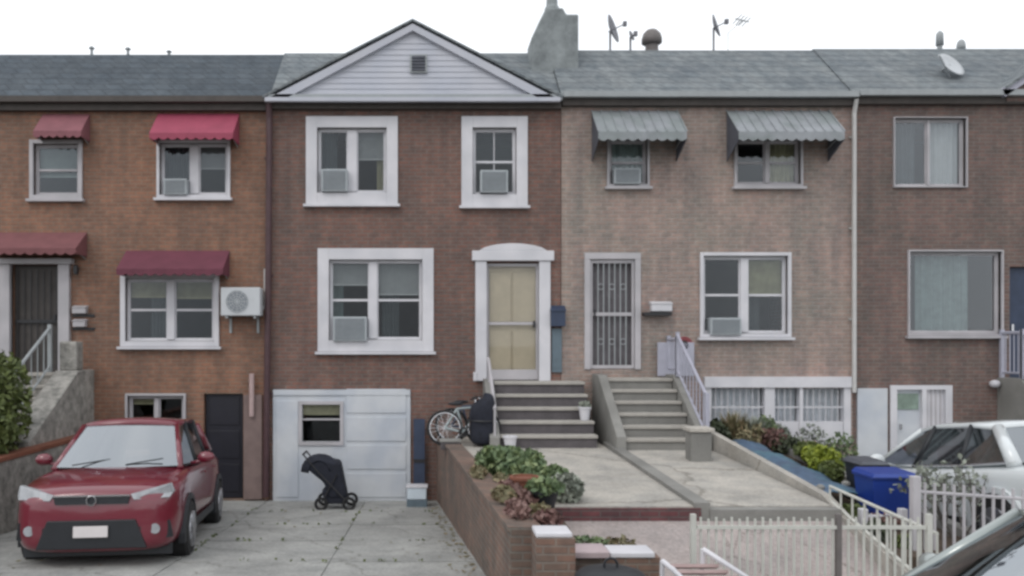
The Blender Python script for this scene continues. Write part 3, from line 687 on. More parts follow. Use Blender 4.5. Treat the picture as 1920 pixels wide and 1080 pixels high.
# stepped counter flashing at the foot
MB().box(cx(990), cx(1090), cy0 - .05, cy0 + .75, cz(172), cz(160)).build('flashing', 'trim_grey', rfm)
RZ = FZ(187) + 1.43
def rooftop(px): return FX(px, DF + 1.9)
def dish(px, py, w, h_, tilt, label):
    Dd = DF + 2.0; X = FX(px, Dd); Z = FZ(py, Dd); zb_ = RZ - .02
    e = empty('satellite_dish', label, 'satellite dish', (X, 2.0, zb_), 'dishes on the roof line')
    b = MB(); prof = []; R_ = h_ / 2 * Dd / FPX; n = 20; ax = Vector((math.sin(tilt) * .9, -.45, .25)).normalized()
    q = Vector((0, 0, 1)).rotation_difference(ax); cc = Vector((X, 2.0, Z)); m = MB(); vs = []; fs = []
    for i in range(5):
        r = R_ * (i + .001) / 4; hh_ = .22 * r * r / R_
        for k in range(n): a = 2 * math.pi * k / n; vs.append(cc + q @ Vector((r * math.cos(a), r * math.sin(a), hh_)))
    for i in range(4):
        for k in range(n): fs.append((i * n + k, i * n + (k + 1) % n, (i + 1) * n + (k + 1) % n, (i + 1) * n + k))
    o = m.add(vs, fs).build('reflector', 'dish', e, smooth=True); so = o.modifiers.new('s', 'SOLIDIFY'); so.thickness = .015
    MB().tube([(X, 2.0, zb_), (X, 2.0, Z - .02)], .022, 8).build('mast', 'dish', e)
    f = MB(); f.tube([cc - q @ Vector((0, R_ * .9, 0)), cc + q @ Vector((0, -R_ * .3, R_ * 1.1))], .012, 6); f.obox(cc + q @ Vector((0, -R_ * .3, R_ * 1.1)), (.035, 0, 0), (0, .035, 0), (0, 0, .045)); f.build('feed_arm', 'dish', e)
    return e
dish(1144, 56, 28, 54, 1.25, 'large satellite dish seen edge on, beside the chimney')
dish(1338, 50, 24, 44, 1.15, 'satellite dish with its feed arm, alone at the middle of the long roof')
dish(1182, 68, 12, 20, .8, 'smallest satellite dish, between the large dish and the domed roof vent')
e = empty('antenna', 'thin metal aerial on the ridge right of the middle satellite dish', 'antenna', (FX(1372, DF + 2), 2.0, RZ - .02))
X = FX(1365, DF + 2); X2 = FX(1395, DF + 2); MB().tube([(X, 2, RZ - .02), (X, 2, FZ(62, DF + 2)), (X2, 2.05, FZ(36, DF + 2))], .008, 6).build('mast', 'trim_grey', e)
m = MB()
for k in range(4): m.tube([(X2 - .12 + k * .06, 1.8, FZ(36, DF + 2) + .02 - .02 * k), (X2 - .12 + k * .06, 2.3, FZ(36, DF + 2) + .02 - .02 * k)], .01, 5)
m.tube([(X2 - .16, 2.05, FZ(36, DF + 2) + .03), (X2 + .12, 2.05, FZ(36, DF + 2) - .04)], .012, 5); m.build('crossbar', 'trim_grey', e)
def vent(px, pyt, w, label, material='dish', dome=True):
    Dd = DF + 2.1; X = FX(px, Dd); zt = FZ(pyt, Dd); r = w * Dd / FPX / 2; z0 = RZ - .03; H = zt - z0
    e = empty('roof_vent', label, 'roof vent', (X, 2.1, z0), 'vents on the roof line')
    MB().lathe([(r * .7, 0), (r * .62, H * .55)], (X, 2.1, z0), 14).build('vent_pipe', material, e)
    pr = [(r * .75, H * .5), (r, H * .55), (r, H * .68), (r * .85, H * .85), (r * .5, H * .97), (.01, H)] if dome else [(r, H * .5), (r * .9, H * .9), (r * .3, H)]
    MB().lathe(pr, (X, 2.1, z0), 16).build('cowl', material, e, smooth=True)
M['brown_metal'] = mat('brown_grey_metal', (.15, .135, .13), .6, .2)
vent(1222, 55, 38, 'wide domed brown roof vent on the ridge', 'brown_metal')
vent(1762, 58, 14, 'tall thin roof vent on the ridge over the far brown house', 'trim_grey', False)
vent(1802, 74, 16, 'short roof vent right of the tall thin one', 'trim_grey')
for i, (px, py, w) in enumerate(((172, 84, 10), (240, 86, 9), (317, 92, 9))):
    Dd = DF + 2.1; X = FX(px, Dd); z0 = FZ(196) + 1.4; H = FZ(py, Dd) - z0
    e = empty('roof_vent', ['stubby vent pipe at the left end of the dark slate roof', 'stubby vent pipe between two others on the dark slate roof', 'stubby vent pipe on the dark slate roof, nearest the gable'][i], 'roof vent', (X, 2.1, z0), 'vents on the roof line')
    MB().tube([(X, 2.1, z0), (X, 2.1, z0 + H * .8)], .03, 8).build('vent_pipe', 'trim_grey', e); MB().lathe([(.06, H * .8), (.06, H * .84), (.01, H * .95)], (X, 2.1, z0), 10).build('cowl', 'trim_grey', e)
# fallen dish on the slope of the far roof
Dd = DF + .65
def slope_z(y, eave): return eave + (y + .12) / 1.72 * 1.43
e = empty('satellite_dish', 'pale satellite dish lying low on the roof slope of the far brown house', 'satellite dish', (FX(1765, Dd), .7, slope_z(.7, FZ(184)) + .02), 'dishes on the roof line')
X = FX(1772, Dd); zc = slope_z(.55, FZ(184)) + .18; m = MB(); vs = []; fs = []; q = Vector((0, 0, 1)).rotation_difference(Vector((.35, -.75, .45)).normalized())
for i in range(5):
    for k in range(18): a = 2 * math.pi * k / 18; r = .06 * (i + .01); vs.append(Vector((X, .5, zc)) + q @ Vector((r * 1.2 * math.cos(a), r * math.sin(a), r * r * .8)))
for i in range(4):
    for k in range(18): fs.append((i * 18 + k, i * 18 + (k + 1) % 18, (i + 1) * 18 + (k + 1) % 18, (i + 1) * 18 + k))
so = m.add(vs, fs).build('reflector', 'ac', e, smooth=True).modifiers.new('s', 'SOLIDIFY'); so.thickness = .012
MB().tube([(X, .75, slope_z(.75, FZ(184))), (X, .55, zc)], .02, 8).build('mast', 'trim_grey', e)
MB().tube([(X, .5, zc - .2), (X - .38, .2, zc + .1)], .018, 6).build('feed_arm', 'ac', e)

# ================================================================== wall mounted things
def window_ac(px0, py0, px1, py1, label, D=DF - .05):
    x0, x1, z1, z0 = FX(px0, D), FX(px1, D), FZ(py0, D), FZ(py1, D)
    e = empty('window_air_conditioner', label, 'air conditioner', ((x0 + x1) / 2, -.02, z0), 'air conditioners set in the windows')
    MB().box(x0, x1, -.12, .2, z0, z1).build('case', 'ac_window', e, bevel=.015)
    gr = MB(); n = int((z1 - z0 - .06) / .022)
    gr.box(x0 + .035, x1 - .035, -.124, -.1205, z0 + .03, z1 - .03)
    gr.build('grille', 'ac_grille', e)
    gr = MB()
    for k in range(n): gr.box(x0 + .04, x1 - .04, -.132, -.125, z0 + .04 + k * .022, z0 + .048 + k * .022)
    gr.build('grille_bar', 'ac_window', e)
window_ac(603, 318, 652, 360, 'window air conditioner upstairs under the gable, in the two part window')
window_ac(900, 320, 952, 362, 'window air conditioner upstairs under the gable, in the narrow window')
window_ac(625, 594, 688, 640, 'window air conditioner in the ground floor window of the dark red house')
window_ac(1330, 596, 1388, 628, 'window air conditioner in the ground floor window of the pale pinkish house')
window_ac(308, 336, 352, 366, 'window air conditioner in the upper window under the red awning')
window_ac(1150, 316, 1200, 346, 'window air conditioner under the left scalloped metal awning')
# condenser on brackets
x0, x1, z1, z0 = FX(414, 14.9), FX(488, 14.9), FZ(539, 14.9), FZ(592, 14.9)
e = empty('air_conditioner', 'white outdoor condenser unit with a round fan, bracketed beside the maroon awning', 'air conditioner', ((x0 + x1) / 2, -.1, z0))
MB().box(x0, x1, -.36, -.08, z0, z1).build('case', 'ac', e, bevel=.015)
fc = (x0 + (x1 - x0) * .42, -.365, (z0 + z1) / 2); fm = MB(); fm.lathe([(.19, 0), (.19, .004)], (fc[0], -.3645, fc[2]), 24, 'y'); fm.build('fan_opening', 'ac_grille', e)
fm = MB()
for r in (.05, .09, .13, .17, .195): fm.torus(fc, r, .005)
for k in range(6): a = k * math.pi / 6; fm.tube([(fc[0] - .19 * math.cos(a), -.37, fc[2] - .19 * math.sin(a)), (fc[0] + .19 * math.cos(a), -.37, fc[2] + .19 * math.sin(a))], .004, 5)
fm.build('fan_guard', 'ac', e)
for xx in (x0 + .1, x1 - .1):
    bm_ = MB(); bm_.box(xx - .02, xx + .02, -.34, -.003, z0 - .045, z0 - .003); bm_.box(xx - .02, xx + .02, -.04, -.003, z0 - .3, z0 - .046); bm_.build('bracket', 'trim_grey', e)
MB().tube([(x1 - .03, -.05, z0 + .1), (x1 + .03, -.05, z0 + .2), (x1 + .03, -.05, z1 + .35)], .025, 8).build('pipe', 'pipe_white', e)
def box_thing(name, label, cat, x0, x1, y0, y1, z0, z1, body, lid, group=None, lidname='lid', extra=None):
    e = empty(name, label, cat, ((x0 + x1) / 2, y1, z0), group); h_ = z1 - z0
    MB().box(x0, x1, y0, y1, z0, z0 + h_ * .7).build('box', body, e, bevel=.006)
    MB().prism([(x0 - .008, y1, z0 + h_ * .705), (x0 - .008, y0 - .012, z0 + h_ * .705), (x0 - .008, y0 - .012, z0 + h_ * .78), (x0 - .008, y1, z1)], (x1 - x0 + .016, 0, 0)).build(lidname, lid, e)
    return e
mbm = box_thing('mailbox', 'dark blue mailbox between the arched white entrance and the storm door', 'mailbox', FX(1031), FX(1058), -.14, -.003, FZ(612), FZ(573), 'navy', 'navy', 'mailboxes on the house fronts')
pp = empty('newspaper_holder', 'narrow grey blue panel hanging under the dark blue mailbox', 'panel', (FX(1043), -.003, FZ(700))); MB().box(FX(1034), FX(1053), -.04, -.003, FZ(698), FZ(616)).build('panel', 'teal', pp, bevel=.005)
MB().box(FX(1036), FX(1051), -.048, -.041, FZ(690), FZ(660)).build('pocket', 'teal', pp)
box_thing('mailbox', 'white mailbox with a dark strip along its underside, right of the storm door', 'mailbox', FX(1218), FX(1256), -.15, -.003, FZ(584), FZ(565), 'white', 'white', 'mailboxes on the house fronts')
MB().box(FX(1204), FX(1255), -.16, -.003, FZ(592), FZ(586)).build('underside_strip', 'black_metal', bpy.data.objects['mailbox.001'])  # thin dark strip along the underside of the white mailbox
box_thing('mailbox', 'upper of two small white mailboxes beside the left entrance', 'mailbox', FX(140), FX(165), -.12, -.003, FZ(588), FZ(573), 'white_dull', 'white_dull', 'mailboxes on the house fronts')
box_thing('mailbox', 'lower of two small white mailboxes beside the left entrance', 'mailbox', FX(141), FX(164), -.12, -.003, FZ(613), FZ(598), 'white_dull', 'white_dull', 'mailboxes on the house fronts')
for nm in ('mailbox.002', 'mailbox.003'):
    ob = bpy.data.objects[nm]; z = ob.location.z; MB().box(FX(136), FX(178), -.02, -.003, z - .06, z - .01).build('backing_bar', 'black_metal', ob)
e = empty('wall_lamp', 'small black lantern high on the brick right of the left entrance', 'lamp', (FX(146), 0, FZ(515)))
MB().box(FX(143), FX(150), -.14, -.05, FZ(515), FZ(498)).build('lantern', 'black_metal', e, bevel=.01); MB().box(FX(144), FX(149), -.06, -.003, FZ(506), FZ(502)).build('arm', 'black_metal', e)
e = empty('wall_lamp', 'white round lamp low on the dark brown brick by the far stoop', 'lamp', (FX(1857), 0, FZ(718))); MB().blob((FX(1857), -.12, FZ(719)), (.09, .09, .07), 14, 8, 0).build('globe', 'white', e, smooth=True); MB().box(FX(1854), FX(1860), -.06, -.003, FZ(722), FZ(716)).build('arm', 'white_dull', e)
e = empty('hose_reel', 'small coil of red hose hung on the pale brick by the stoop', 'hose', (FX(1280), 0, FZ(665)))
M['hose'] = mat('red_hose', (.28, .07, .08), .5, .15)
m = MB()
for k in range(4): m.torus((FX(1281), -.05 - .012 * (k % 2), FZ(648)), .1 + .016 * k, .014)
m.build('hose', 'hose', e); MB().lathe([(.07, 0), (.07, .1)], (FX(1281), -.1, FZ(648)), 14, 'y').build('hub', 'black_metal', e)
M['green_reflect'] = mat('green_reflection_pane', (.2, .26, .22), .2, .3, 8)  # opaque door pane, a greenish reflection put into its base colour
MB().box(FX(1684), FX(1724), .03, .049, FZ(768), FZ(738)).build('door_light', 'green_reflect', [o for o in hf.children if o.name.startswith('door') and 'frame' not in o.name][0])

# ================================================================== stoops
def stairs(name, label, x0, x1, zt, zb_, n, ytop, tread, cheek=True, treadm='tread', riserm='riser', wall='concrete_grey'):
    """ytop: y of the landing's front edge"""
    e = empty(name, label, 'stoop', ((x0 + x1) / 2, ytop - tread * (n - 1), zb_), 'stoops in front of the houses'); rh = (zt - zb_) / n
    for k in range(n):
        z = zt - rh * k; yf = ytop - tread * k; yb = ytop - tread * (k - 1) if k else -.01
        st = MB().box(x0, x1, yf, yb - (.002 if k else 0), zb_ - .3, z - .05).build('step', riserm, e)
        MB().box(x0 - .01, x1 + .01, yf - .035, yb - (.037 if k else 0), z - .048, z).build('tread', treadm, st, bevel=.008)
    if cheek:
        for xx in (x0 - .17, x1 + .015):
            yb_ = ytop - tread * (n - 1) - .1
            MB().prism([(xx, -.01, zb_ - .3), (xx, -.01, zt + .06), (xx, ytop, zt + .06), (xx, yb_, zb_ + .22), (xx, yb_, zb_ - .3)], (.15, 0, 0)).build('side_wall', wall, e, bevel=.01)
    return e
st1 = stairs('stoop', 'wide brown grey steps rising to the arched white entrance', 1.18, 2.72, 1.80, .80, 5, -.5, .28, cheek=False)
# side pieces of the middle stoop
MB().prism([(1.0, -.01, .5), (1.0, -.01, 1.84), (1.0, -.45, 1.84), (1.0, -1.75, .98), (1.0, -1.75, .5)], (.16, 0, 0)).build('side_wall', 'concrete_grey', st1, bevel=.01)
rl = MB(); rl.tube([(1.08, -.25, 2.2), (1.08, -.5, 2.12), (1.08, -1.7, 1.42)], .028, 8)
for y, zt in ((-.5, 2.12), (-1.1, 1.77), (-1.7, 1.42)): rl.tube([(1.08, y, zt), (1.08, y, zt - .55)], .018, 8)
rl.build('handrail', 'white_dull', st1)
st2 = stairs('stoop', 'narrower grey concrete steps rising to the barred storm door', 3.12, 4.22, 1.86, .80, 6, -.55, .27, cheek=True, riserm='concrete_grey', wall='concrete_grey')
def railing(e, x, pts, h=.85, nb=6, material='lilac_metal', panel=False):
    m = MB(); top = [(x, p[0], p[1] + h) for p in pts]; m.tube(top, .028, 8); m.tube([(x, p[0], p[1] + .1) for p in pts], .018, 8)
    for p in (pts[0], pts[-1]): m.box(x - .03, x + .03, p[0] - .03, p[0] + .03, p[1], p[1] + h + .06)
    m.build('handrail', material, e)
    for (a, b) in zip(pts, pts[1:]):
        for k in range(1, nb):
            t_ = k / nb; y = a[0] + (b[0] - a[0]) * t_; z = a[1] + (b[1] - a[1]) * t_
            MB().tube([(x, y, z + .1), (x, y, z + h)], .011, 6).build('baluster', material, e)
railing(st2, 4.3, [(-.08, 1.92), (-.6, 1.92)], h=.62, nb=5)
railing(st2, 4.3, [(-.62, 1.9), (-2.15, .95)], h=.7, nb=9)
# landing infill panel, lilac white, facing the street
pl = MB(); pl.box(4.1, 4.75, -.1, -.06, FZ(705), FZ(642)); pl.build('landing_panel', 'lilac_metal', st2, bevel=.01)
pw = MB().box(3.78, 4.08, -3.05, -2.75, .7, 1.2); pwo = pw.build('newel_post', 'concrete_grey', st2, bevel=.02)
MB().box(3.75, 4.11, -3.08, -2.72, 1.202, 1.26).build('cap', 'concrete_pale', pwo, bevel=.01)
# left stoop in rubble stone
st3 = stairs('stoop', 'rubble stone steps with an iron railing at the left entrance', -7.6, -6.35, 1.95, .6, 7, -.6, .27, cheek=False, riserm='stone')
MB().prism([(-6.33, -.01, -.4), (-6.33, -.01, 2.0), (-6.33, -.7, 2.0), (-6.33, -2.5, 1.0), (-6.33, -2.5, -.4)], (.4, 0, 0)).build('side_wall', 'stone', st3, bevel=.02)
MB().box(-6.3, -6.0, -.62, -.32, 2.0, 2.5).build('newel_post', 'stone', st3, bevel=.03)
railing(st3, -6.42, [(-.7, 1.98), (-2.3, 1.05)], h=.75, nb=7, material='trim_grey')
# far right stoop
st4 = stairs('stoop', 'concrete steps with a lilac white railing at the far right edge', 10.35, 11.6, 1.80, .3, 7, -.6, .27, cheek=True, riserm='concrete_grey')
railing(st4, 10.22, [(-.08, 1.85), (-.6, 1.85)], h=.8, nb=5); railing(st4, 10.22, [(-.62, 1.85), (-2.3, .55)], h=.8, nb=9)

# ================================================================== garden walls
gw_ = MB()
gw_.add([(.18, 0 - .01, -.5), (.36, -.01, -.5), (.98, -7.9, -.5), (.72, -7.9, -.5), (.18, -.01, .86), (.36, -.01, .86), (.98, -7.9, .86), (.72, -7.9, .86)],
        [(0, 1, 2, 3), (4, 5, 6, 7), (0, 1, 5, 4), (1, 2, 6, 5), (2, 3, 7, 6), (3, 0, 4, 7)])
w = empty('garden_wall', 'long low brick wall with a capped pillar between the driveway and the planting bed', 'wall', (.6, -4, -.2))
gw_.build('wall', 'brick_wall', w)
cp = MB(); cp.add([(.15, -.01, .862), (.39, -.01, .862), (1.0, -7.9, .862), (.7, -7.9, .862), (.15, -.01, .9), (.39, -.01, .9), (1.0, -7.9, .9), (.7, -7.9, .9)],
        [(0, 1, 2, 3), (4, 5, 6, 7), (0, 1, 5, 4), (1, 2, 6, 5), (2, 3, 7, 6), (3, 0, 4, 7)]); cp.build('coping', 'brick_wall', w)
MB().box(.9, 1.22, -8.24, -7.905, -.2, .88).build('pillar', 'brick_wall', w)
MB().box(.9, 1.2, -8.22, -7.93, .882, .925).build('pillar_cap', 'white', w, bevel=.012)
w2 = empty('garden_wall', 'short low brick wall with pale coping stones across the front of the planting bed', 'wall', (1.7, -7.6, 0))
MB().box(1.23, 2.05, -7.75, -7.5, -.2, .6).build('wall', 'brick_wall', w2); MB().box(1.235, 1.6, -7.79, -7.46, .602, .66).build('coping', mat('pink_coping', (.42, .34, .35), .8, .1), w2, bevel=.01)
MB().box(1.61, 2.0, -7.77, -7.48, .602, .65).build('coping', 'white', w2, bevel=.01)
w3 = empty('garden_wall', 'low rubble stone wall along the left side of the red car', 'wall', (-5.85, -4, -.3))
MB().box(-5.94, -5.765, -7.1, -.02, -.5, .86).build('wall', 'stone', w3); MB().box(-5.965, -5.74, -7.12, -.01, .862, .93).build('coping', 'terracotta', w3, bevel=.01)
w4 = empty('garden_wall', 'low concrete wall between the blue tarp bed and the white car driveway', 'wall', (5.67, -4, 0))
MB().add(ramp(5.605, 5.745, [(-7.0, .5), (-5.2, .58), (-2, .84), (-.02, .88)]).v, ramp(5.605, 5.745, [(-7.0, .5), (-5.2, .58), (-2, .84), (-.02, .88)]).f).build('wall', 'concrete_grey', w4)
# added navy board standing in for the recess between garage front and brick pier
e = empty('recess_board', 'added dark blue board standing in for the recess beside the white garage front', 'board', (FX(787), -.1, -.36))
MB().obox((FX(786), -.14, FZ(862)), (.1, 0, 0), (0, .02, 0), (0, .03, .74)).build('board', 'navy', e)
MB().obox((FX(786), -.165, FZ(862)), (.1, 0, 0), (0, .004, 0), (0, .0, .03)).build('batten', 'black_metal', e)

# ================================================================== cars
def car(name, label, paint, glass_ws, L=4.36, Wd=1.8, H=1.56, body=None, roofpts=None, wheel_r=.34, front_axle=.88, rear_axle=3.5, plate=True, suv=True):
    """local: nose at y=0 pointing -Y, length along +Y, x centred"""
    e = empty(name, label, 'car')
    hw = Wd / 2
    vs = []; n = 0
    for (y, w, zb_, zs, zt) in body:
        w2 = w * hw
        half = [(0, zb_), (w2 * .8, zb_), (w2 * .97, zb_ + .08), (w2, zb_ + (zs - zb_) * .45), (w2 * .985, zs - .06), (w2 * .93, zs), (w2 * .6, zt - .012), (0, zt)]
        ring = [(x, z) for x, z in half] + [(-x, z) for x, z in half[-2:0:-1]]; n = len(ring); vs += [(x, y, z) for x, z in ring]
    fs = []; k = len(body)
    for i in range(k - 1):
        for j in range(n): fs.append((i * n + j, i * n + (j + 1) % n, (i + 1) * n + (j + 1) % n, (i + 1) * n + j))
    fs += [tuple(range(n - 1, -1, -1)), tuple(range((k - 1) * n, k * n))]
    B = MB().add(vs, fs).build('body', paint, e, smooth=True, sub=2)
    # greenhouse: lower ring and roof ring
    lo, hi = roofpts  # each list of (y, halfwidth, z) going front to rear
    def pt(l, i, s): return Vector((l[i][1] * s, l[i][0], l[i][2]))
    G = MB()
    ws = MB().add([pt(lo, 0, -1), pt(lo, 0, 1), pt(hi, 0, 1), pt(hi, 0, -1)], [(0, 1, 2, 3)]) 
    # curved windscreen: 7 columns
    def screen(i, bulge):
        m = MB(); vv = []; ff = []; N = 8
        for a in range(N + 1):
            t_ = -1 + 2 * a / N; b = bulge * (1 - t_ * t_)
            p = pt(lo, i, 1); q = pt(hi, i, 1)
            vv += [Vector((p.x * t_, p.y - b, p.z)), Vector((q.x * t_, q.y - b * .7, q.z + .02 * (1 - t_ * t_)))]
            if a: ff.append((2 * a - 2, 2 * a, 2 * a + 1, 2 * a - 1))
        return m.add(vv, ff)
    screen(0, .16).build('windscreen', glass_ws, e, smooth=True)
    screen(-1, -.1).build('rear_window', 'glass_car', e, smooth=True)
    for s_ in (-1, 1):
        for i in range(len(lo) - 1):
            MB().add([pt(lo, i, s_), pt(lo, i + 1, s_), pt(hi, i + 1, s_), pt(hi, i, s_)], [(0, 1, 2, 3)]).build('side_window', 'glass_car', e)
        for i in range(len(lo)):
            r = .04 if i in (0,) else .032
            if i == len(lo) - 1: r = .075
            MB().tube([pt(lo, i, s_) - Vector((0, 0, .03)), pt(hi, i, s_)], [r, r * .9], 8).build('pillar', paint if i in (0, len(lo) - 1) else 'black', e, smooth=True)
        m = MB(); m.tube([pt(lo, i, s_) + Vector((.012 * s_, 0, 0)) for i in range(len(lo))], .016, 6); m.build('window_trim', 'chrome' if not suv else 'black', e)
    # roof skin
    vv = []; ff = []; N = 8
    for i, (y, w, z) in enumerate(hi):
        for a in range(N + 1):
            t_ = -1 + 2 * a / N; e_ = -.16 * .7 * (1 - t_ * t_) if i == 0 else (.07 * (1 - t_ * t_) if i == len(hi) - 1 else 0)
            vv.append((t_ * (w + .02), y + e_, z + .015 + .045 * (1 - t_ * t_)))
    for i in range(len(hi) - 1):
        for a in range(N): ff.append((i * (N + 1) + a, i * (N + 1) + a + 1, (i + 1) * (N + 1) + a + 1, (i + 1) * (N + 1) + a))
    ro = MB().add(vv, ff).build('roof', paint, e, smooth=True); so = ro.modifiers.new('s', 'SOLIDIFY'); so.thickness = .05; so.offset = -1
    # interior block so one does not see through
    MB().box(-hw * .7, hw * .7, lo[0][0] + .75, lo[-1][0] - .3, .5, lo[0][2] + .0).build('seats', 'black_cloth', e, bevel=.05)
    hs = MB()
    for xx in (-.38, .38): hs.box(xx - .22, xx + .22, lo[0][0] + 1.0, lo[0][0] + 1.14, .9, lo[0][2] + .25)
    hs.build('seat_back', 'black_cloth', e, bevel=.06)
    for y in (front_axle, rear_axle):
        for s_ in (-1, 1):
            xo = hw * s_
            wt = MB().lathe([(wheel_r * .6, -.1), (wheel_r * .93, -.1), (wheel_r, -.07), (wheel_r, .07), (wheel_r * .93, .1), (wheel_r * .6, .1)], (xo - .075 * s_, y, wheel_r), 28, 'x')
            W = wt.build('wheel', 'rubber', e, smooth=False)
            rm = MB().lathe([(wheel_r * .62, -.0), (wheel_r * .6, .015), (.06, .0), (.05, .02)], (xo + (.028 if s_ > 0 else -.048), y, wheel_r), 24, 'x')
            for k in range(5):
                a = k * 2 * math.pi / 5; c_ = Vector((xo + .035 * s_, y + math.cos(a) * wheel_r * .33, wheel_r + math.sin(a) * wheel_r * .33))
                rm.obox(c_, (.012, 0, 0), (0, math.cos(a) * wheel_r * .28, math.sin(a) * wheel_r * .28), (0, -math.sin(a) * .03, math.cos(a) * .03))
            rm.build('rim', 'rim', W)
            ar = MB(); N = 14; vv = []; ff = []
            for k in range(N + 1):
                a = math.pi * (-.08 + 1.16 * k / N)
                for (rr, xx) in ((wheel_r + .02, xo - .06 * s_), (wheel_r + .02, xo + .022 * s_), (wheel_r + .085, xo + .016 * s_), (wheel_r + .085, xo - .06 * s_)): vv.append((xx, y + math.cos(a) * rr, wheel_r + math.sin(a) * rr))
                if k:
                    for j in range(4): ff.append((4 * (k - 1) + j, 4 * (k - 1) + (j + 1) % 4, 4 * k + (j + 1) % 4, 4 * k + j))
            ar.add(vv, ff).build('wheel_arch', 'black' if suv else paint, e)
    for s_ in (-1, 1):
        mi = MB().blob((s_ * (hw + .09), lo[0][0] + .42, lo[0][2] + .07), (.11, .07, .075), 12, 8, 0); mi.tube([(s_ * (hw - .1), lo[0][0] + .42, lo[0][2] + .0), (s_ * (hw + .08), lo[0][0] + .42, lo[0][2] + .03)], .022, 6)
        mi.build('mirror', paint, e, smooth=True)
        MB().box(s_ * (hw + .0), s_ * (hw - .012), front_axle + .5, rear_axle - .5, .3, .4).build('sill_trim', 'black', e)
        for yy in (lo[0][0] + .95, lo[0][0] + 1.85):
            MB().box(s_ * (hw - .01), s_ * (hw + .02), yy, yy + .17, lo[0][2] - .17, lo[0][2] - .14).build('door_handle', paint, e, bevel=.006)
    return e
# red crossover, nose to the street
RB = [(0.0, .62, .30, .76, .84), (.05, .80, .24, .82, .90), (.18, .94, .2, .88, .96), (.45, 1.0, .2, .94, 1.02), (.85, 1.0, .24, 1.0, 1.07), (1.25, .99, .24, 1.03, 1.1), (2.2, .99, .24, 1.03, 1.08), (3.3, 1.02, .24, 1.04, 1.08), (3.9, .98, .26, 1.04, 1.08), (4.25, .88, .34, .98, 1.02), (4.36, .7, .45, .85, .9)]
RP = ([(1.12, .74, 1.07), (1.95, .80, 1.04), (2.85, .80, 1.06), (3.75, .70, 1.12)], [(1.78, .58, 1.54), (2.2, .60, 1.58), (2.95, .59, 1.57), (3.55, .54, 1.49)])
car_red = car('parked_car', 'dark red crossover car with a white front plate, parked nose out on the driveway', 'red_paint', 'glass_ws', body=RB, roofpts=RP)
F = MB()
for s_ in (-1, 1):   # swept headlights
    hm_ = MB().prism([(s_ * .40, .02, .85), (s_ * .80, .15, .95), (s_ * .83, .18, .85), (s_ * .8, .11, .80), (s_ * .44, .0, .79)], (0, .1, 0)); hm_.build('headlight', 'lamp_glass', car_red, bevel=.006)
    MB().lathe([(.04, 0), (.055, -.02), (.055, -.03)], (s_ * .66, .06, .47), 16, 'y').build('fog_lamp', 'lamp_glass', car_red)
    MB().prism([(s_ * .5, .008, .5), (s_ * .8, .13, .55), (s_ * .83, .16, .36), (s_ * .55, .03, .34)], (0, .05, 0)).build('bumper_intake', 'black', car_red)
MB().prism([(-.40, -.012, .83), (.40, -.012, .83), (.38, -.012, .75), (-.38, -.012, .75)], (0, .06, 0)).build('upper_grille', 'black', car_red)
gi = MB().prism([(-.46, -.02, .58), (.46, -.02, .58), (.58, -.0, .27), (-.58, -.0, .27)], (0, .06, 0)).build('lower_grille', 'black', car_red, bevel=.01)
MB().box(-.4, .4, -.03, -.013, .835, .85).build('chrome_strip', 'chrome', car_red)
MB().torus((0, -.028, .79), .05, .009).build('emblem', 'chrome', car_red)
po = MB().box(-.18, .18, -.045, -.025, .40, .52); pz = po.build('number_plate', 'plate', car_red, bevel=.004)
MB().box(-.8, .8, .3, .34, .15, .3).build('air_dam', 'black', car_red)
wp = MB()
for x_ in (-.5, .12): wp.tube([(x_, 1.0, 1.1), (x_ + .42, 1.1, 1.16)], .008, 5)
wp.build('wiper', 'black', car_red)
car_red.location = (-3.62, -6.05, dz(-5.2) + .0); car_red.rotation_euler = (-math.atan(.48 / 7.2), 0, R(6.5))
# white sedan, nose to the house
WB = [(0.0, .66, .32, .58, .64), (.1, .84, .22, .66, .74), (.4, .97, .2, .74, .84), (1.0, 1.0, .2, .86, .93), (1.5, 1.0, .2, .92, .98), (2.6, 1.0, .2, .93, .98), (3.6, 1.0, .22, .96, 1.02), (4.2, .97, .26, .96, 1.05), (4.6, .9, .32, .94, 1.04), (4.75, .78, .42, .84, .95)]
WP = ([(1.42, .76, .95), (2.3, .81, .95), (3.1, .81, .97), (3.85, .74, 1.02)], [(2.15, .56, 1.38), (2.45, .58, 1.43), (3.05, .57, 1.43), (3.4, .53, 1.39)])
car_w = car('parked_car', 'white sedan with chrome window line parked behind the white picket fence', 'white_car', 'glass_ws', body=WB, roofpts=WP, L=4.75, rear_axle=3.72, front_axle=.95, suv=False)
for s_ in (-1, 1):
    MB().prism([(s_ * .45, 4.72, .88), (s_ * .82, 4.55, .9), (s_ * .82, 4.55, .76), (s_ * .5, 4.74, .74)], (0, .03, 0)).build('tail_light', mat('tail_light', (.3, .02, .02), .2, .05), car_w)
    MB().prism([(s_ * .4, .04, .66), (s_ * .8, .2, .72), (s_ * .8, .2, .62), (s_ * .42, .04, .58)], (0, .05, 0)).build('headlight', 'lamp_glass', car_w)
MB().box(-.24, .24, 4.74, 4.77, .6, .72).build('number_plate', 'plate', car_w)
car_w.location = (6.66, -2.42, -.26); car_w.rotation_euler = (math.atan(.12), 0, R(185)); 
# foreground car at the kerb, nose to the left
car_f = car('parked_car', 'silver grey car at the near kerb, only its windscreen edge and roof in view', 'silver_car', 'glass_ws', body=RB, roofpts=RP)
for s_ in (-1, 1): MB().prism([(s_ * .4, .04, .66), (s_ * .8, .2, .72), (s_ * .8, .2, .62), (s_ * .42, .04, .58)], (0, .05, 0)).build('headlight', 'lamp_glass', car_f)
car_f.location = (1.53, -11.05, 0.0); car_f.rotation_euler = (0, 0, R(-90))

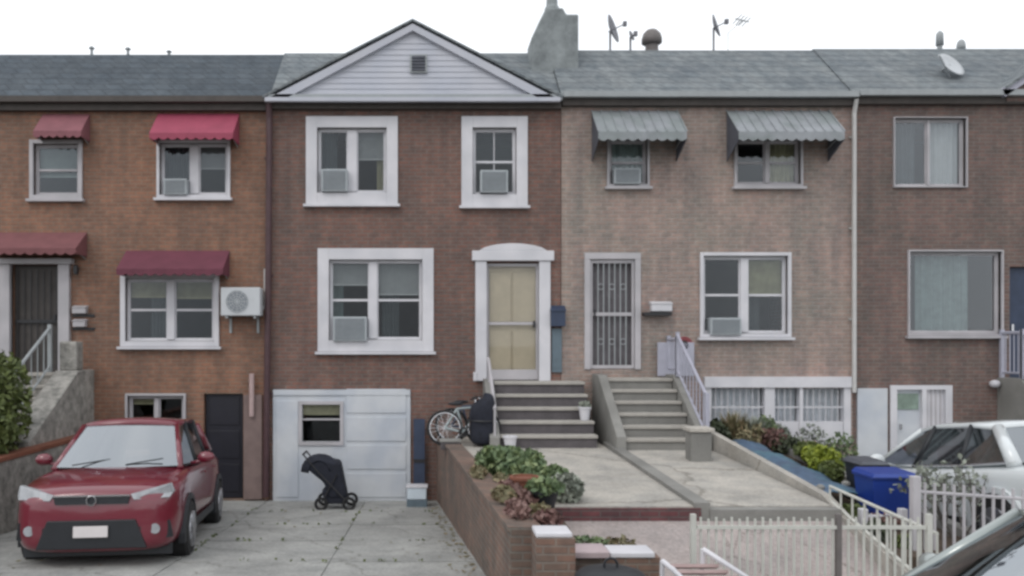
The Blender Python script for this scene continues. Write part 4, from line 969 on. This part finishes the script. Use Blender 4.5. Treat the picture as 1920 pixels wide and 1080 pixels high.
# ================================================================== bins and clutter
def wheelie(name, label, x, y, z, w, d_, h_, body, lid, group=None):
    e = empty(name, label, 'bin', (x, y, z), group); t = .85
    b = MB().add([(x - w / 2 * t, y - d_ / 2 * t, z + .04), (x + w / 2 * t, y - d_ / 2 * t, z + .04), (x + w / 2 * t, y + d_ / 2 * t, z + .04), (x - w / 2 * t, y + d_ / 2 * t, z + .04),
                  (x - w / 2, y - d_ / 2, z + h_ * .9), (x + w / 2, y - d_ / 2, z + h_ * .9), (x + w / 2, y + d_ / 2, z + h_ * .9), (x - w / 2, y + d_ / 2, z + h_ * .9)],
                 [(0, 1, 2, 3), (4, 5, 6, 7), (0, 1, 5, 4), (1, 2, 6, 5), (2, 3, 7, 6), (3, 0, 4, 7)])
    b.box(x - w / 2 - .015, x + w / 2 + .015, y - d_ / 2 - .015, y + d_ / 2 + .015, z + h_ * .86, z + h_ * .9 - .003)
    b.build('body', body, e, bevel=.012)
    MB().add([(x - w / 2 - .02, y - d_ / 2 - .03, z + h_ * .902), (x + w / 2 + .02, y - d_ / 2 - .03, z + h_ * .902), (x + w / 2 + .02, y + d_ / 2 + .03, z + h_ * .902), (x - w / 2 - .02, y + d_ / 2 + .03, z + h_ * .902),
              (x - w / 2 + .03, y - d_ / 2 + .02, z + h_ * .97), (x + w / 2 - .03, y - d_ / 2 + .02, z + h_ * .97), (x + w / 2 - .03, y + d_ / 2 + .02, z + h_), (x - w / 2 + .03, y + d_ / 2 + .02, z + h_)],
             [(0, 1, 2, 3), (4, 5, 6, 7), (0, 1, 5, 4), (1, 2, 6, 5), (2, 3, 7, 6), (3, 0, 4, 7)]).build('lid', lid, e, bevel=.01)
    MB().tube([(x - w / 2 + .05, y + d_ / 2 + .06, z + h_ * .93), (x + w / 2 - .05, y + d_ / 2 + .06, z + h_ * .93)], .016, 8).build('handle', body, e)
    for s_ in (-1, 1): MB().lathe([(.1, -.02), (.1, .02)], (x + s_ * (w / 2 * t - .0), y + d_ / 2 * t + .03, z + .1), 16, 'x').build('wheel', 'rubber', e)
    return e
wheelie('recycling_bin', 'blue plastic recycling bin in the bed behind the white fence', 5.3, -5.4, .44, .54, .45, .58, 'blue_bin', 'blue_bin', 'bins in the yard')
wheelie('rubbish_bin', 'dark grey lidded bin behind the blue bin', 5.42, -4.72, .5, .34, .4, .56, 'black', mat('grey_lid', (.07, .075, .09), .5, .2), 'bins in the yard')
e = empty('trash_can', 'round black trash can with a shallow domed lid at the bottom edge, on the sidewalk', 'trash can', (1.4, -8.75, .12))
X, Y = 1.4, -8.75
MB().lathe([(.2, 0), (.24, .56)], (X, Y, .12), 24).build('body', 'black', e); MB().lathe([(.27, .562), (.275, .59), (.24, .625), (.14, .655), (.01, .665)], (X, Y, .12), 28).build('lid', 'black', e, smooth=True)
MB().torus((X, Y, .8), .05, .01).build('handle', 'black', e)
# discarded slatted bench by the kerb
e = empty('bench', 'white framed bench with pinkish slats beside the round black trash can', 'bench', (2.2, -8.5, .12)); X0, X1, Yb = 1.95, 2.5, -8.45
def bxy(px, py, D): return (FX(px, D), D - DF, FZ(py, D))
m = MB()
m.tube([bxy(1318, 1030, 6.9), bxy(1352, 1052, 6.8), bxy(1400, 1082, 6.7), (FX(1400, 6.7), -8.55, .13)], .022, 8); m.tube([(FX(1318, 6.9), 6.9 - DF, FZ(1030, 6.9)), (FX(1318, 6.9), 6.9 - DF + .05, .13)], .02, 8)
m.tube([bxy(1242, 1052, 6.9), bxy(1262, 1068, 6.8), bxy(1290, 1095, 6.7), (FX(1290, 6.7), -8.55, .13)], .022, 8); m.tube([bxy(1242, 1052, 6.9), (FX(1242, 6.9), 6.9 - DF + .05, .13)], .02, 8)
m.build('frame', 'white', e)
for k in range(4):
    t_ = k / 3; a = Vector(bxy(1255, 1062, 6.85)).lerp(Vector(bxy(1292, 1096, 6.7)), t_); b_ = Vector(bxy(1345, 1052, 6.85)).lerp(Vector(bxy(1400, 1088, 6.7)), t_)
    b_.z = a.z; c_ = (a + b_) / 2; hx = (b_ - a) / 2; MB().obox(c_, hx, (0, .03, -.015), (0, .004, .012)).build('slat', 'wood_pink', e)
# white plastic container beside the garage
x0, x1 = FX(763, 14.6), FX(801, 14.6); zg = dz(-.7)
e = empty('storage_box', 'small white plastic box with a pale lid on the driveway by the brick wall', 'box', ((x0 + x1) / 2, -.7, zg))
MB().box(x0, x1, -.85, -.6, zg + .004, zg + .14).build('base', 'teal', e, bevel=.01); MB().box(x0 + .01, x1 - .01, -.86, -.59, zg + .142, zg + .34).build('container', 'white_bucket', e, bevel=.02); MB().box(x0 - .01, x1 + .01, -.875, -.58, zg + .342, zg + .37).build('lid', 'white', e, bevel=.008)
# stroller
sx, sy, sz = FX(612, 14.3), -.95, dz(-.95)
e = empty('baby_stroller', 'black folded stroller with its hood up in front of the white garage front', 'stroller', (sx, sy, sz))
m = MB(); vs = []; fs = []; N = 10; K = 8   # hood
for i in range(N + 1):
    a = math.pi * (.05 + .95 * i / N)
    for k in range(K + 1):
        b = math.pi * k / K; vs.append((sx - .1 + .33 * math.cos(a) * (.55 + .45 * math.sin(b)), sy - .2 + .4 * (k / K) * 1, sz + .62 + .3 * math.sin(a) * (.7 + .3 * math.sin(b))))
for i in range(N):
    for k in range(K): fs.append((i * (K + 1) + k, i * (K + 1) + k + 1, (i + 1) * (K + 1) + k + 1, (i + 1) * (K + 1) + k))
ho = m.add(vs, fs).build('hood', 'black_cloth', e, smooth=True); so = ho.modifiers.new('s', 'SOLIDIFY'); so.thickness = .02
m = MB(); m.prism([(sx - .36, sy - .18, sz + .72), (sx - .1, sy - .18, sz + .86), (sx + .24, sy - .18, sz + .8), (sx + .33, sy - .18, sz + .35), (sx + .36, sy - .18, sz + .2), (sx + .05, sy - .18, sz + .18), (sx - .02, sy - .18, sz + .45)], (0, .36, 0)); m.build('seat', 'black_cloth', e, bevel=.05)
m = MB(); m.prism([(sx - .06, sy - .16, sz + .34), (sx + .32, sy - .16, sz + .34), (sx + .36, sy - .16, sz + .1), (sx - .02, sy - .16, sz + .1)], (0, .32, 0)); m.build('basket', 'black_cloth', e, bevel=.03)
m = MB()
for yy in (sy - .2, sy + .2):
    m.tube([(sx - .36, yy, sz + .93), (sx - .1, yy, sz + .62), (sx + .38, yy, sz + .13)], .014, 8); m.tube([(sx - .06, yy, sz + .13), (sx + .2, yy, sz + .6)], .014, 8)
m.tube([(sx - .36, sy - .2, sz + .93), (sx - .36, sy + .2, sz + .93)], .018, 8); m.build('frame', 'black_metal', e)
for xx in (-.06, .4):
    for yy in (-.22, .22): MB().torus((sx + xx, sy + yy, sz + .115), .09, .025).build('wheel', 'rubber', e)
# bicycle on the terrace
M['bike_paint'] = mat('pale_bike_paint', (.3, .35, .36), .35, .1)
bx_, by_, bz_ = FX(834, 13.9), -1.5, .815
e = empty('bicycle', 'small bicycle with pale frame leaning on the terrace left of the stoop', 'bicycle', (bx_ + .3, by_, bz_))
r = .27
for xx in (0, .62):
    W = MB().torus((bx_ + xx, by_, bz_ + r + .02), r, .022).build('wheel', 'rubber', e); m = MB()
    for k in range(10): a = k * math.pi / 10; m.tube([(bx_ + xx - r * math.cos(a), by_, bz_ + r + .02 - r * math.sin(a)), (bx_ + xx + r * math.cos(a), by_, bz_ + r + .02 + r * math.sin(a))], .003, 4)
    m.torus((bx_ + xx, by_, bz_ + r + .02), r - .025, .01); m.build('rim', 'chrome', W)
m = MB(); A = Vector((bx_, by_, bz_ + r + .02)); Bq = Vector((bx_ + .62, by_, bz_ + r + .02)); P = Vector((bx_ + .3, by_, bz_ + .22)); S = Vector((bx_ + .2, by_, bz_ + .6)); H_ = Vector((bx_ + .5, by_, bz_ + .62))
for a, b_ in ((A, P), (A, S), (P, S), (P, H_), (S, H_), (H_, Bq)): m.tube([a, b_], .018, 8)
m.build('frame', 'bike_paint', e)
MB().blob(S + Vector((-.02, 0, .08)), (.13, .06, .03), 10, 6, 0).build('saddle', 'black', e, smooth=True); MB().tube([H_, H_ + Vector((.0, 0, .14))], .014, 6).build('stem', 'chrome', e); MB().tube([H_ + Vector((-.04, -.24, .14)), H_ + Vector((.02, 0, .14)), H_ + Vector((-.04, .24, .14))], .014, 6).build('handlebar', 'black_metal', e)
m = MB().torus(P - Vector((0, .03, 0)), .07, .012); m.tube([P - Vector((.1, .05, .1)), P + Vector((.1, -.05, .1))], .012, 6); m.build('crank', 'black_metal', e)
bk2 = copy_tree(e); bk2.location = e.location + Vector((.12, .45, .0)); bk2.rotation_euler = (R(-8), 0, R(14)); bk2['label'] = 'second bicycle standing behind the small pale one, nearer the house'
e.rotation_euler = (R(-6), 0, R(4)); e['group'] = bk2['group'] = 'bicycles left of the wide stoop'
for o_ in bk2.children:
    if o_.name.startswith('frame'): o_.data = o_.data.copy(); o_.data.materials[0] = M['navy']
# covered grill beside the bike
gx, gy, gzz = FX(903, 13.9), -1.5, .812
e = empty('covered_grill', 'barbecue grill under a black cover, between the bicycle and the white handrail', 'grill', (gx, gy, gzz))
m = MB(); N = 18; vs = []; fs = []
prof = [(0, .98), (.2, 1.0), (.42, .93), (.56, 1.02), (.66, 1.08), (.78, .98), (.86, .86), (.89, .5), (.89, .05)]
for i, (h_, q) in enumerate(prof):
    for k in range(N): a = 2 * math.pi * k / N; c0, s0 = math.cos(a), math.sin(a); pw_ = .55; vs.append((gx + .2 * q * math.copysign(abs(c0) ** pw_, c0) * random.uniform(.95, 1.04), gy + .2 * q * math.copysign(abs(s0) ** pw_, s0) * random.uniform(.93, 1.05), gzz + .01 + .86 * h_ * (1 + .12 * c0 * (h_ > .5)) + random.uniform(-.012, .012) * (h_ > 0)))
for i in range(len(prof) - 1):
    for k in range(N): fs.append((i * N + k, i * N + (k + 1) % N, (i + 1) * N + (k + 1) % N, (i + 1) * N + k))
fs.append(tuple(range((len(prof) - 1) * N, len(prof) * N))); fs.append(tuple(range(N)))
m.add(vs, fs).build('cover', 'black_cloth', e, smooth=True, sub=1)
MB().torus((gx, gy, gzz + .42), .225, .012, 'z').build('drawstring', 'black_metal', e)
e = empty('storage_bench', 'low dark storage bench with a pale edge under the bicycle, left of the stoop', 'bench', (FX(862, 13.6), -1.75, .812))
MB().box(FX(826, 13.5), FX(862, 13.5), -1.98, -1.72, .815, .93).build('chest', 'riser', e, bevel=.01); MB().box(FX(824, 13.5), FX(864, 13.5), -2.0, -1.7, .932, .96).build('lid', 'concrete_grey', e, bevel=.006)
# two white lanterns / pots on the steps
def pot(name, label, x, y, z, r, h_, material, cat='flower pot', plant=None, group='pots around the stoops'):
    e = empty(name, label, cat, (x, y, z), group)
    MB().lathe([(r * .7, 0), (r * .95, h_ * .85), (r * 1.08, h_ * .86), (r * 1.08, h_), (r * .9, h_), (r * .88, h_ * .9)], (x, y, z), 20).build('pot', material, e); MB().lathe([(r * .86, 0), (r * .86, h_ * .06)], (x, y, z + h_ * .83), 16).build('earth', 'soil', e)
    if plant: MB().leaves((x, y, z + h_ + plant[1] * .5), (plant[0], plant[0], plant[1]), plant[3], plant[4]).build('plant', plant[2], e)
    return e
pot('flower_pot', 'white pot on the lowest steps at the left of the wide stoop', 1.32, -1.75, .805, .11, .2, 'white')
pot('flower_pot', 'white pot on the right end of the wide stoop steps', 2.6, -1.2, 1.205, .1, .22, 'white', plant=(.1, .06, 'leaf_grey', 60, .05))
pot('flower_pot', 'terracotta pot in the bed behind the brick pillar', 1.07, -5.9, .805, .15, .22, 'terracotta')
pot('flower_pot', 'black plastic pot holding the right hand bush near the walkway', 1.22, -6.45, .80, .14, .16, 'black', plant=(.2, .1, 'leaf_bush', 260, .05))
# tarp strip
e = empty('blue_tarp', 'faded blue tarp spread along the bed beside the right walkway', 'tarp', (5.0, -3.6, .75))
vs = []; fs = []; NX, NY = 10, 28
for j in range(NY + 1):
    for i in range(NX + 1):
        tx, ty = i / NX, j / NY; Y = -5.25 + 3.35 * ty; X = 4.6 + .55 * tx
        vs.append((X + random.uniform(-.01, .01), Y, .69 + .22 * ty + .06 * math.sin(tx * math.pi) + random.uniform(-.012, .012) + .02 * math.sin(ty * 22)))
for j in range(NY):
    for i in range(NX): a = j * (NX + 1) + i; fs.append((a, a + 1, a + NX + 2, a + NX + 1))
tp = MB().add(vs, fs).build('sheet', 'tarp', e, smooth=True); so = tp.modifiers.new('s', 'SOLIDIFY'); so.thickness = .012
for (X, Y) in ((4.68, -5.1), (5.08, -4.9), (4.7, -2.2)):
    m = MB(); m.lathe([(.05, 0), (.05, .03), (.02, .05)], (X, Y, .74 + .2 * (Y + 5.25) / 3.35), 8); m.build('weight', 'concrete_grey', e)

# ================================================================== fences
def picket_fence(name, label, P0, P1, h, n, material='white', posts=True, group=None):
    P0, P1 = Vector(P0), Vector(P1); e = empty(name, label, 'fence', tuple((P0 + P1) / 2), group); d_ = P1 - P0
    r = MB()
    for f in (.12, .88): r.tube([P0 + Vector((0, 0, h * f)), P1 + Vector((0, 0, h * f))], .018, 6)
    r.build('rail', material, e)
    for k in range(n + 1):
        p = P0 + d_ * k / n; end = k in (0, n)
        if end: MB().box(p.x - .04, p.x + .04, p.y - .04, p.y + .04, p.z, p.z + h + .06).build('post', material, e, bevel=.008)
        else: MB().tube([p, p + Vector((0, 0, h))], [.016, .016], 6).build('picket', material, e)
    return e
picket_fence('picket_fence', 'white metal picket fence in front of the white sedan', (4.86, -6.75, .32), (6.9, -6.9, .2), .78, 22, 'white_dull')
picket_fence('low_fence', 'low white fence just in front of the blue recycling bin', (4.75, -5.95, .42), (5.18, -5.95, .42), .2, 5)
e = empty('front_fence', 'long pale metal fence with close pickets across the foot of both walkways', 'fence', (3.3, -7.78, .12))
M['pale_fence'] = mat('cream_fence_paint', (.52, .52, .48), .6, .1, 5)
fz = .96; m = MB()
for z in (.22, fz - .1): m.box(2.36, 4.36, -7.795, -7.775, z, z + .03)
m.build('rail', 'pale_fence', e)
k = 0; x = 2.4
while x < 4.33:
    MB().box(x - .009, x + .009, -7.774, -7.76, .14, fz - .015 * (k % 2)).build('picket', 'pale_fence', e); x += .068; k += 1
for x in (2.33, 3.6, 4.39): MB().box(x - .022, x + .022, -7.8, -7.756, .12, fz + .03).build('post', 'brown_metal' if x == 3.6 else 'pale_fence', e)
e = empty('side_fence', 'sloping pale metal fence along the right edge of the walkway, beside the blue bin', 'fence', (4.51, -6.9, .3))
for (y0, z0_), (y1, z1_) in (((-5.7, .98), (-7.7, 1.02)), ((-5.7, .82), (-7.7, .5))): MB().tube([(4.51, y0, z0_ - .1), (4.51, y1, z1_ - .22)], .018, 6).build('rail', 'pale_fence', e)
for k in range(9): y = -5.7 - k * .25; MB().tube([(4.51, y, .7 - k * .055), (4.51, y, .88 - k * .01)], .012, 6).build('picket', 'pale_fence', e)

# ================================================================== plants
def bush(name, label, clumps, material, count, leaf, cat='bush', group=None, stems=6, base_z=None, mat2=None):
    c0 = clumps[0]; bz = base_z if base_z is not None else c0[2] - c0[5]
    e = empty(name, label, cat, (c0[0], c0[1], bz), group)
    m = MB(); m2 = MB()
    for i, (x, y, z, rx, ry, rz) in enumerate(clumps):
        (m2 if (mat2 and i % 2) else m).leaves((x, y, z), (rx, ry, rz), count, leaf)
    m.build('foliage', material, e)
    if mat2: m2.build('foliage', mat2, e)
    st = MB()
    for k in range(stems):
        x, y, z, rx, ry, rz = random.choice(clumps); st.tube([(x + random.uniform(-.05, .05), y, bz), (x + random.uniform(-.4, .4) * rx, y + random.uniform(-.4, .4) * ry, z + rz * .3)], [.014, .006], 5)
    st.build('stem', 'bark', e)
    return e
cl = [(.98, -4.6, .98, .3, .3, .22), (1.2, -4.9, 1.0, .28, .3, .2), (1.1, -5.3, .96, .28, .25, .18), (.85, -4.2, .95, .22, .25, .2)]
bush('leafy_bush', 'large mid green bush spilling over the brick wall beside the walkway', cl, 'leaf_bush', 900, .055, group='bushes in the middle bed', base_z=.8)
cl = [(1.42, -5.5, .9, .28, .22, .2), (1.55, -5.75, .86, .2, .2, .17), (1.5, -5.2, .84, .2, .2, .14)]
bush('leafy_bush', 'smaller grey green bush at the edge of the walkway', cl, 'leaf_bush', 700, .05, group='bushes in the middle bed', base_z=.75, mat2='leaf_grey')
cl = [(.92, -5.9, .9, .14, .3, .08), (.9, -5.4, .9, .14, .3, .08), (1.0, -6.4, .87, .16, .3, .08), (1.1, -7.0, .84, .14, .3, .07)]
bush('flowering_plant', 'low reddish leaved plants along the top of the brick wall', cl, 'leaf_red', 380, .045, cat='plant', base_z=.8, group='low plants in the beds', mat2='leaf_brown')
cl = [(1.5, -7.3, .6, .22, .15, .1), (1.8, -7.3, .58, .2, .15, .1)]
bush('ground_plant', 'low green and brown plants behind the pale coping stones', cl, 'leaf_bush', 300, .04, cat='plant', base_z=.5, group='low plants in the beds', mat2='leaf_brown')
cl = [(1.5, -8.0, .36, .3, .12, .2), (1.9, -7.95, .3, .3, .12, .15)]
bush('ground_plant', 'straggly dull green plants in front of the short brick wall', cl, 'leaf_brown', 420, .045, cat='plant', base_z=.12, group='low plants in the beds', mat2='leaf_bush')
cl = [(.78, -6.6, .95, .12, .35, .07), (.84, -7.3, .93, .12, .35, .08), (.62, -5.0, .93, .1, .4, .06), (1.08, -7.6, .9, .14, .14, .09)]
bush('trailing_plant', 'brown trailing growth over the near top of the long brick wall', cl, 'leaf_brown', 420, .04, cat='plant', base_z=.87, group='low plants in the beds', mat2='leaf_red')
# left hedge
cl = [(-6.12, -3.0, 1.6, .42, .5, .8), (-6.5, -2.6, 1.7, .4, .4, .66), (-6.1, -3.4, 1.3, .35, .4, .5), (-6.9, -3.1, 1.6, .5, .5, .8), (-7.4, -3.2, 1.6, .5, .5, .75)]
bush('tall_hedge', 'tall clipped green hedge at the left edge, beside the stone steps', cl, 'leaf_hedge', 1500, .07, cat='hedge', base_z=.85)
# right bed plants
def grassy(name, label, x, y, z, r, h_, n, material, cat='plant', group='plants in the right bed'):
    e = empty(name, label, cat, (x, y, z), group); m = MB()
    for k in range(n):
        a = random.uniform(0, 6.28); rr = r * random.random() * .4; p = Vector((x + rr * math.cos(a), y + rr * math.sin(a), z)); t_ = Vector((math.cos(a) * r, math.sin(a) * r, 0)) * random.uniform(.2, 1); hh_ = h_ * random.uniform(.6, 1.1)
        w_ = Vector((-math.sin(a), math.cos(a), 0)) * .012; q = p + t_ * .45 + Vector((0, 0, hh_ * .7)); s_ = p + t_ + Vector((0, 0, hh_))
        m.add([p - w_, p + w_, q + w_, q - w_, s_], [(0, 1, 2, 3), (3, 2, 4)])
    m.build('blades', material, e); MB().lathe([(r * .35, 0), (r * .2, .04)], (x, y, z), 10).build('base', 'soil', e)
    return e
grassy('grass_clump', 'tawny grass clump in the right bed beside the stoop railing', 4.95, -1.5, .75, .3, .6, 260, 'leaf_brown')
grassy('grass_clump', 'pale grey green spiky clump in the middle of the right bed', 5.35, -1.2, .75, .3, .5, 260, 'leaf_grey')
bush('dark_shrub', 'small dark shrub at the foot of the lilac railing', [(4.66, -1.7, .98, .15, .2, .22), (4.7, -1.4, 1.05, .14, .15, .2)], 'leaf_dark', 420, .05, group='plants in the right bed', base_z=.72)
bush('dry_shrub', 'brown and orange dry shrub in the right bed', [(5.15, -1.7, .95, .3, .25, .26), (5.45, -1.8, .92, .26, .2, .22), (5.0, -1.9, .92, .2, .2, .2)], 'leaf_brown', 520, .05, group='plants in the right bed', base_z=.72, mat2='leaf_red')
bush('green_shrub', 'upright green shrub against the white basement windows', [(5.7, -.9, .98, .18, .2, .3), (5.95, -.75, .9, .22, .2, .2)], 'leaf_bush', 520, .05, group='plants in the right bed', base_z=.72, mat2='leaf_grey')
bush('grey_shrub', 'pale straggly shrub by the white basement posts', [(6.6, -.6, .7, .3, .25, .4), (7.1, -.6, .6, .3, .25, .35)], 'leaf_grey', 420, .05, group='plants in the right bed', base_z=-.2, mat2='leaf_bush')
bush('dark_shrub', 'dark purplish shrub at the far end of the blue tarp', [(5.6, -1.9, .86, .25, .2, .16), (5.95, -2.0, .8, .2, .2, .16)], 'leaf_dark', 480, .05, group='plants in the right bed', base_z=.7, mat2='leaf_red')
bush('lime_bush', 'bright yellow green bush behind the blue bin', [(5.42, -3.6, .86, .22, .25, .22), (5.28, -4.1, .78, .16, .2, .16), (5.5, -3.2, .9, .2, .2, .14), (5.62, -2.7, .9, .2, .3, .12)], 'leaf_lime', 700, .05, group='plants in the right bed', base_z=.62, mat2='leaf_hedge')
bush('low_plant', 'low green plants at the near end of the blue tarp', [(4.8, -5.6, .56, .18, .2, .1), (5.0, -5.9, .52, .2, .2, .09)], 'leaf_hedge', 420, .04, group='plants in the right bed', base_z=.46, mat2='leaf_red')
bush('dark_shrub', 'dark green shrub growing through the foot of the white picket fence', [(4.72, -6.3, .48, .1, .2, .16), (4.8, -6.65, .42, .1, .1, .14)], 'leaf_dark', 420, .045, group='plants in the right bed', base_z=.3, mat2='leaf_hedge')
# bare twiggy shrub by the white car
def twigs(name, label, x, y, z, r, h_, n, leafy=None, cat='bush'):
    e = empty(name, label, cat, (x, y, z)); m = MB(); tips = []
    def br(p, d_, L_, rad, lv):
        q = p + d_ * L_; m.tube([p, (p + q) / 2 + Vector((random.uniform(-1, 1), random.uniform(-1, 1), 0)) * L_ * .06, q], [rad, rad * .8, rad * .6], 5); tips.append(q)
        if lv:
            for k in range(3):
                nd = (d_ + Vector((random.uniform(-.7, .7), random.uniform(-.7, .7), random.uniform(-.1, .6)))).normalized(); br(p.lerp(q, random.uniform(.5, 1)), nd, L_ * .62, rad * .6, lv - 1)
    for k in range(n):
        a = random.uniform(0, 6.28); br(Vector((x, y, z)), Vector((math.cos(a) * r, math.sin(a) * r, h_)).normalized(), h_ * .45, .014, 3)
    m.build('branch', 'bark', e)
    if leafy:
        l = MB()
        for q in tips: l.leaves(q, (.08, .08, .08), leafy[1], leafy[2])
        l.build('leaves', leafy[0], e)
    return e
twigs('bare_shrub', 'thin twiggy shrub with sparse grey leaves between the picket fence and the white sedan', 5.55, -6.35, .3, .6, 1.1, 5, ('leaf_grey', 2, .045))

# leaf litter gathered along the wall foot and in the joints
m = MB()
for k in range(260):
    if k % 4: Y = random.uniform(-7, -.3); X = .17 - .0685 * Y * 1.0 - abs(random.gauss(0, .12)) - .03; Z = dz(Y) + .012
    else: Y = random.uniform(-7, -.1); X = random.uniform(-5.6, .1); Z = dz(Y) + .012
    a = random.uniform(0, 6.28); l = random.uniform(.015, .04); u = Vector((math.cos(a), math.sin(a), .1)) * l; w_ = Vector((-math.sin(a), math.cos(a), .15)) * l * .5; p = Vector((X, Y, Z))
    m.add([p - u, p + w_, p + u, p - w_], [(0, 1, 2, 3)])
o = m.build('leaf_litter', 'leaf_brown'); o['kind'] = 'stuff'
m = MB()
for k in range(90):
    Y = random.choice([-5.6, -4.2, -2.8, -1.4]) + random.uniform(-.02, .02) if k % 2 else random.uniform(-7, -.2); X = random.uniform(-2.6, .2) if k % 2 else random.choice([-2.83, -1.095]) + random.uniform(-.02, .02)
    m.leaves((X, Y, dz(Y) + .015), (.03, .03, .02), 3, .025)
o = m.build('weeds', 'leaf_hedge'); o['kind'] = 'stuff'
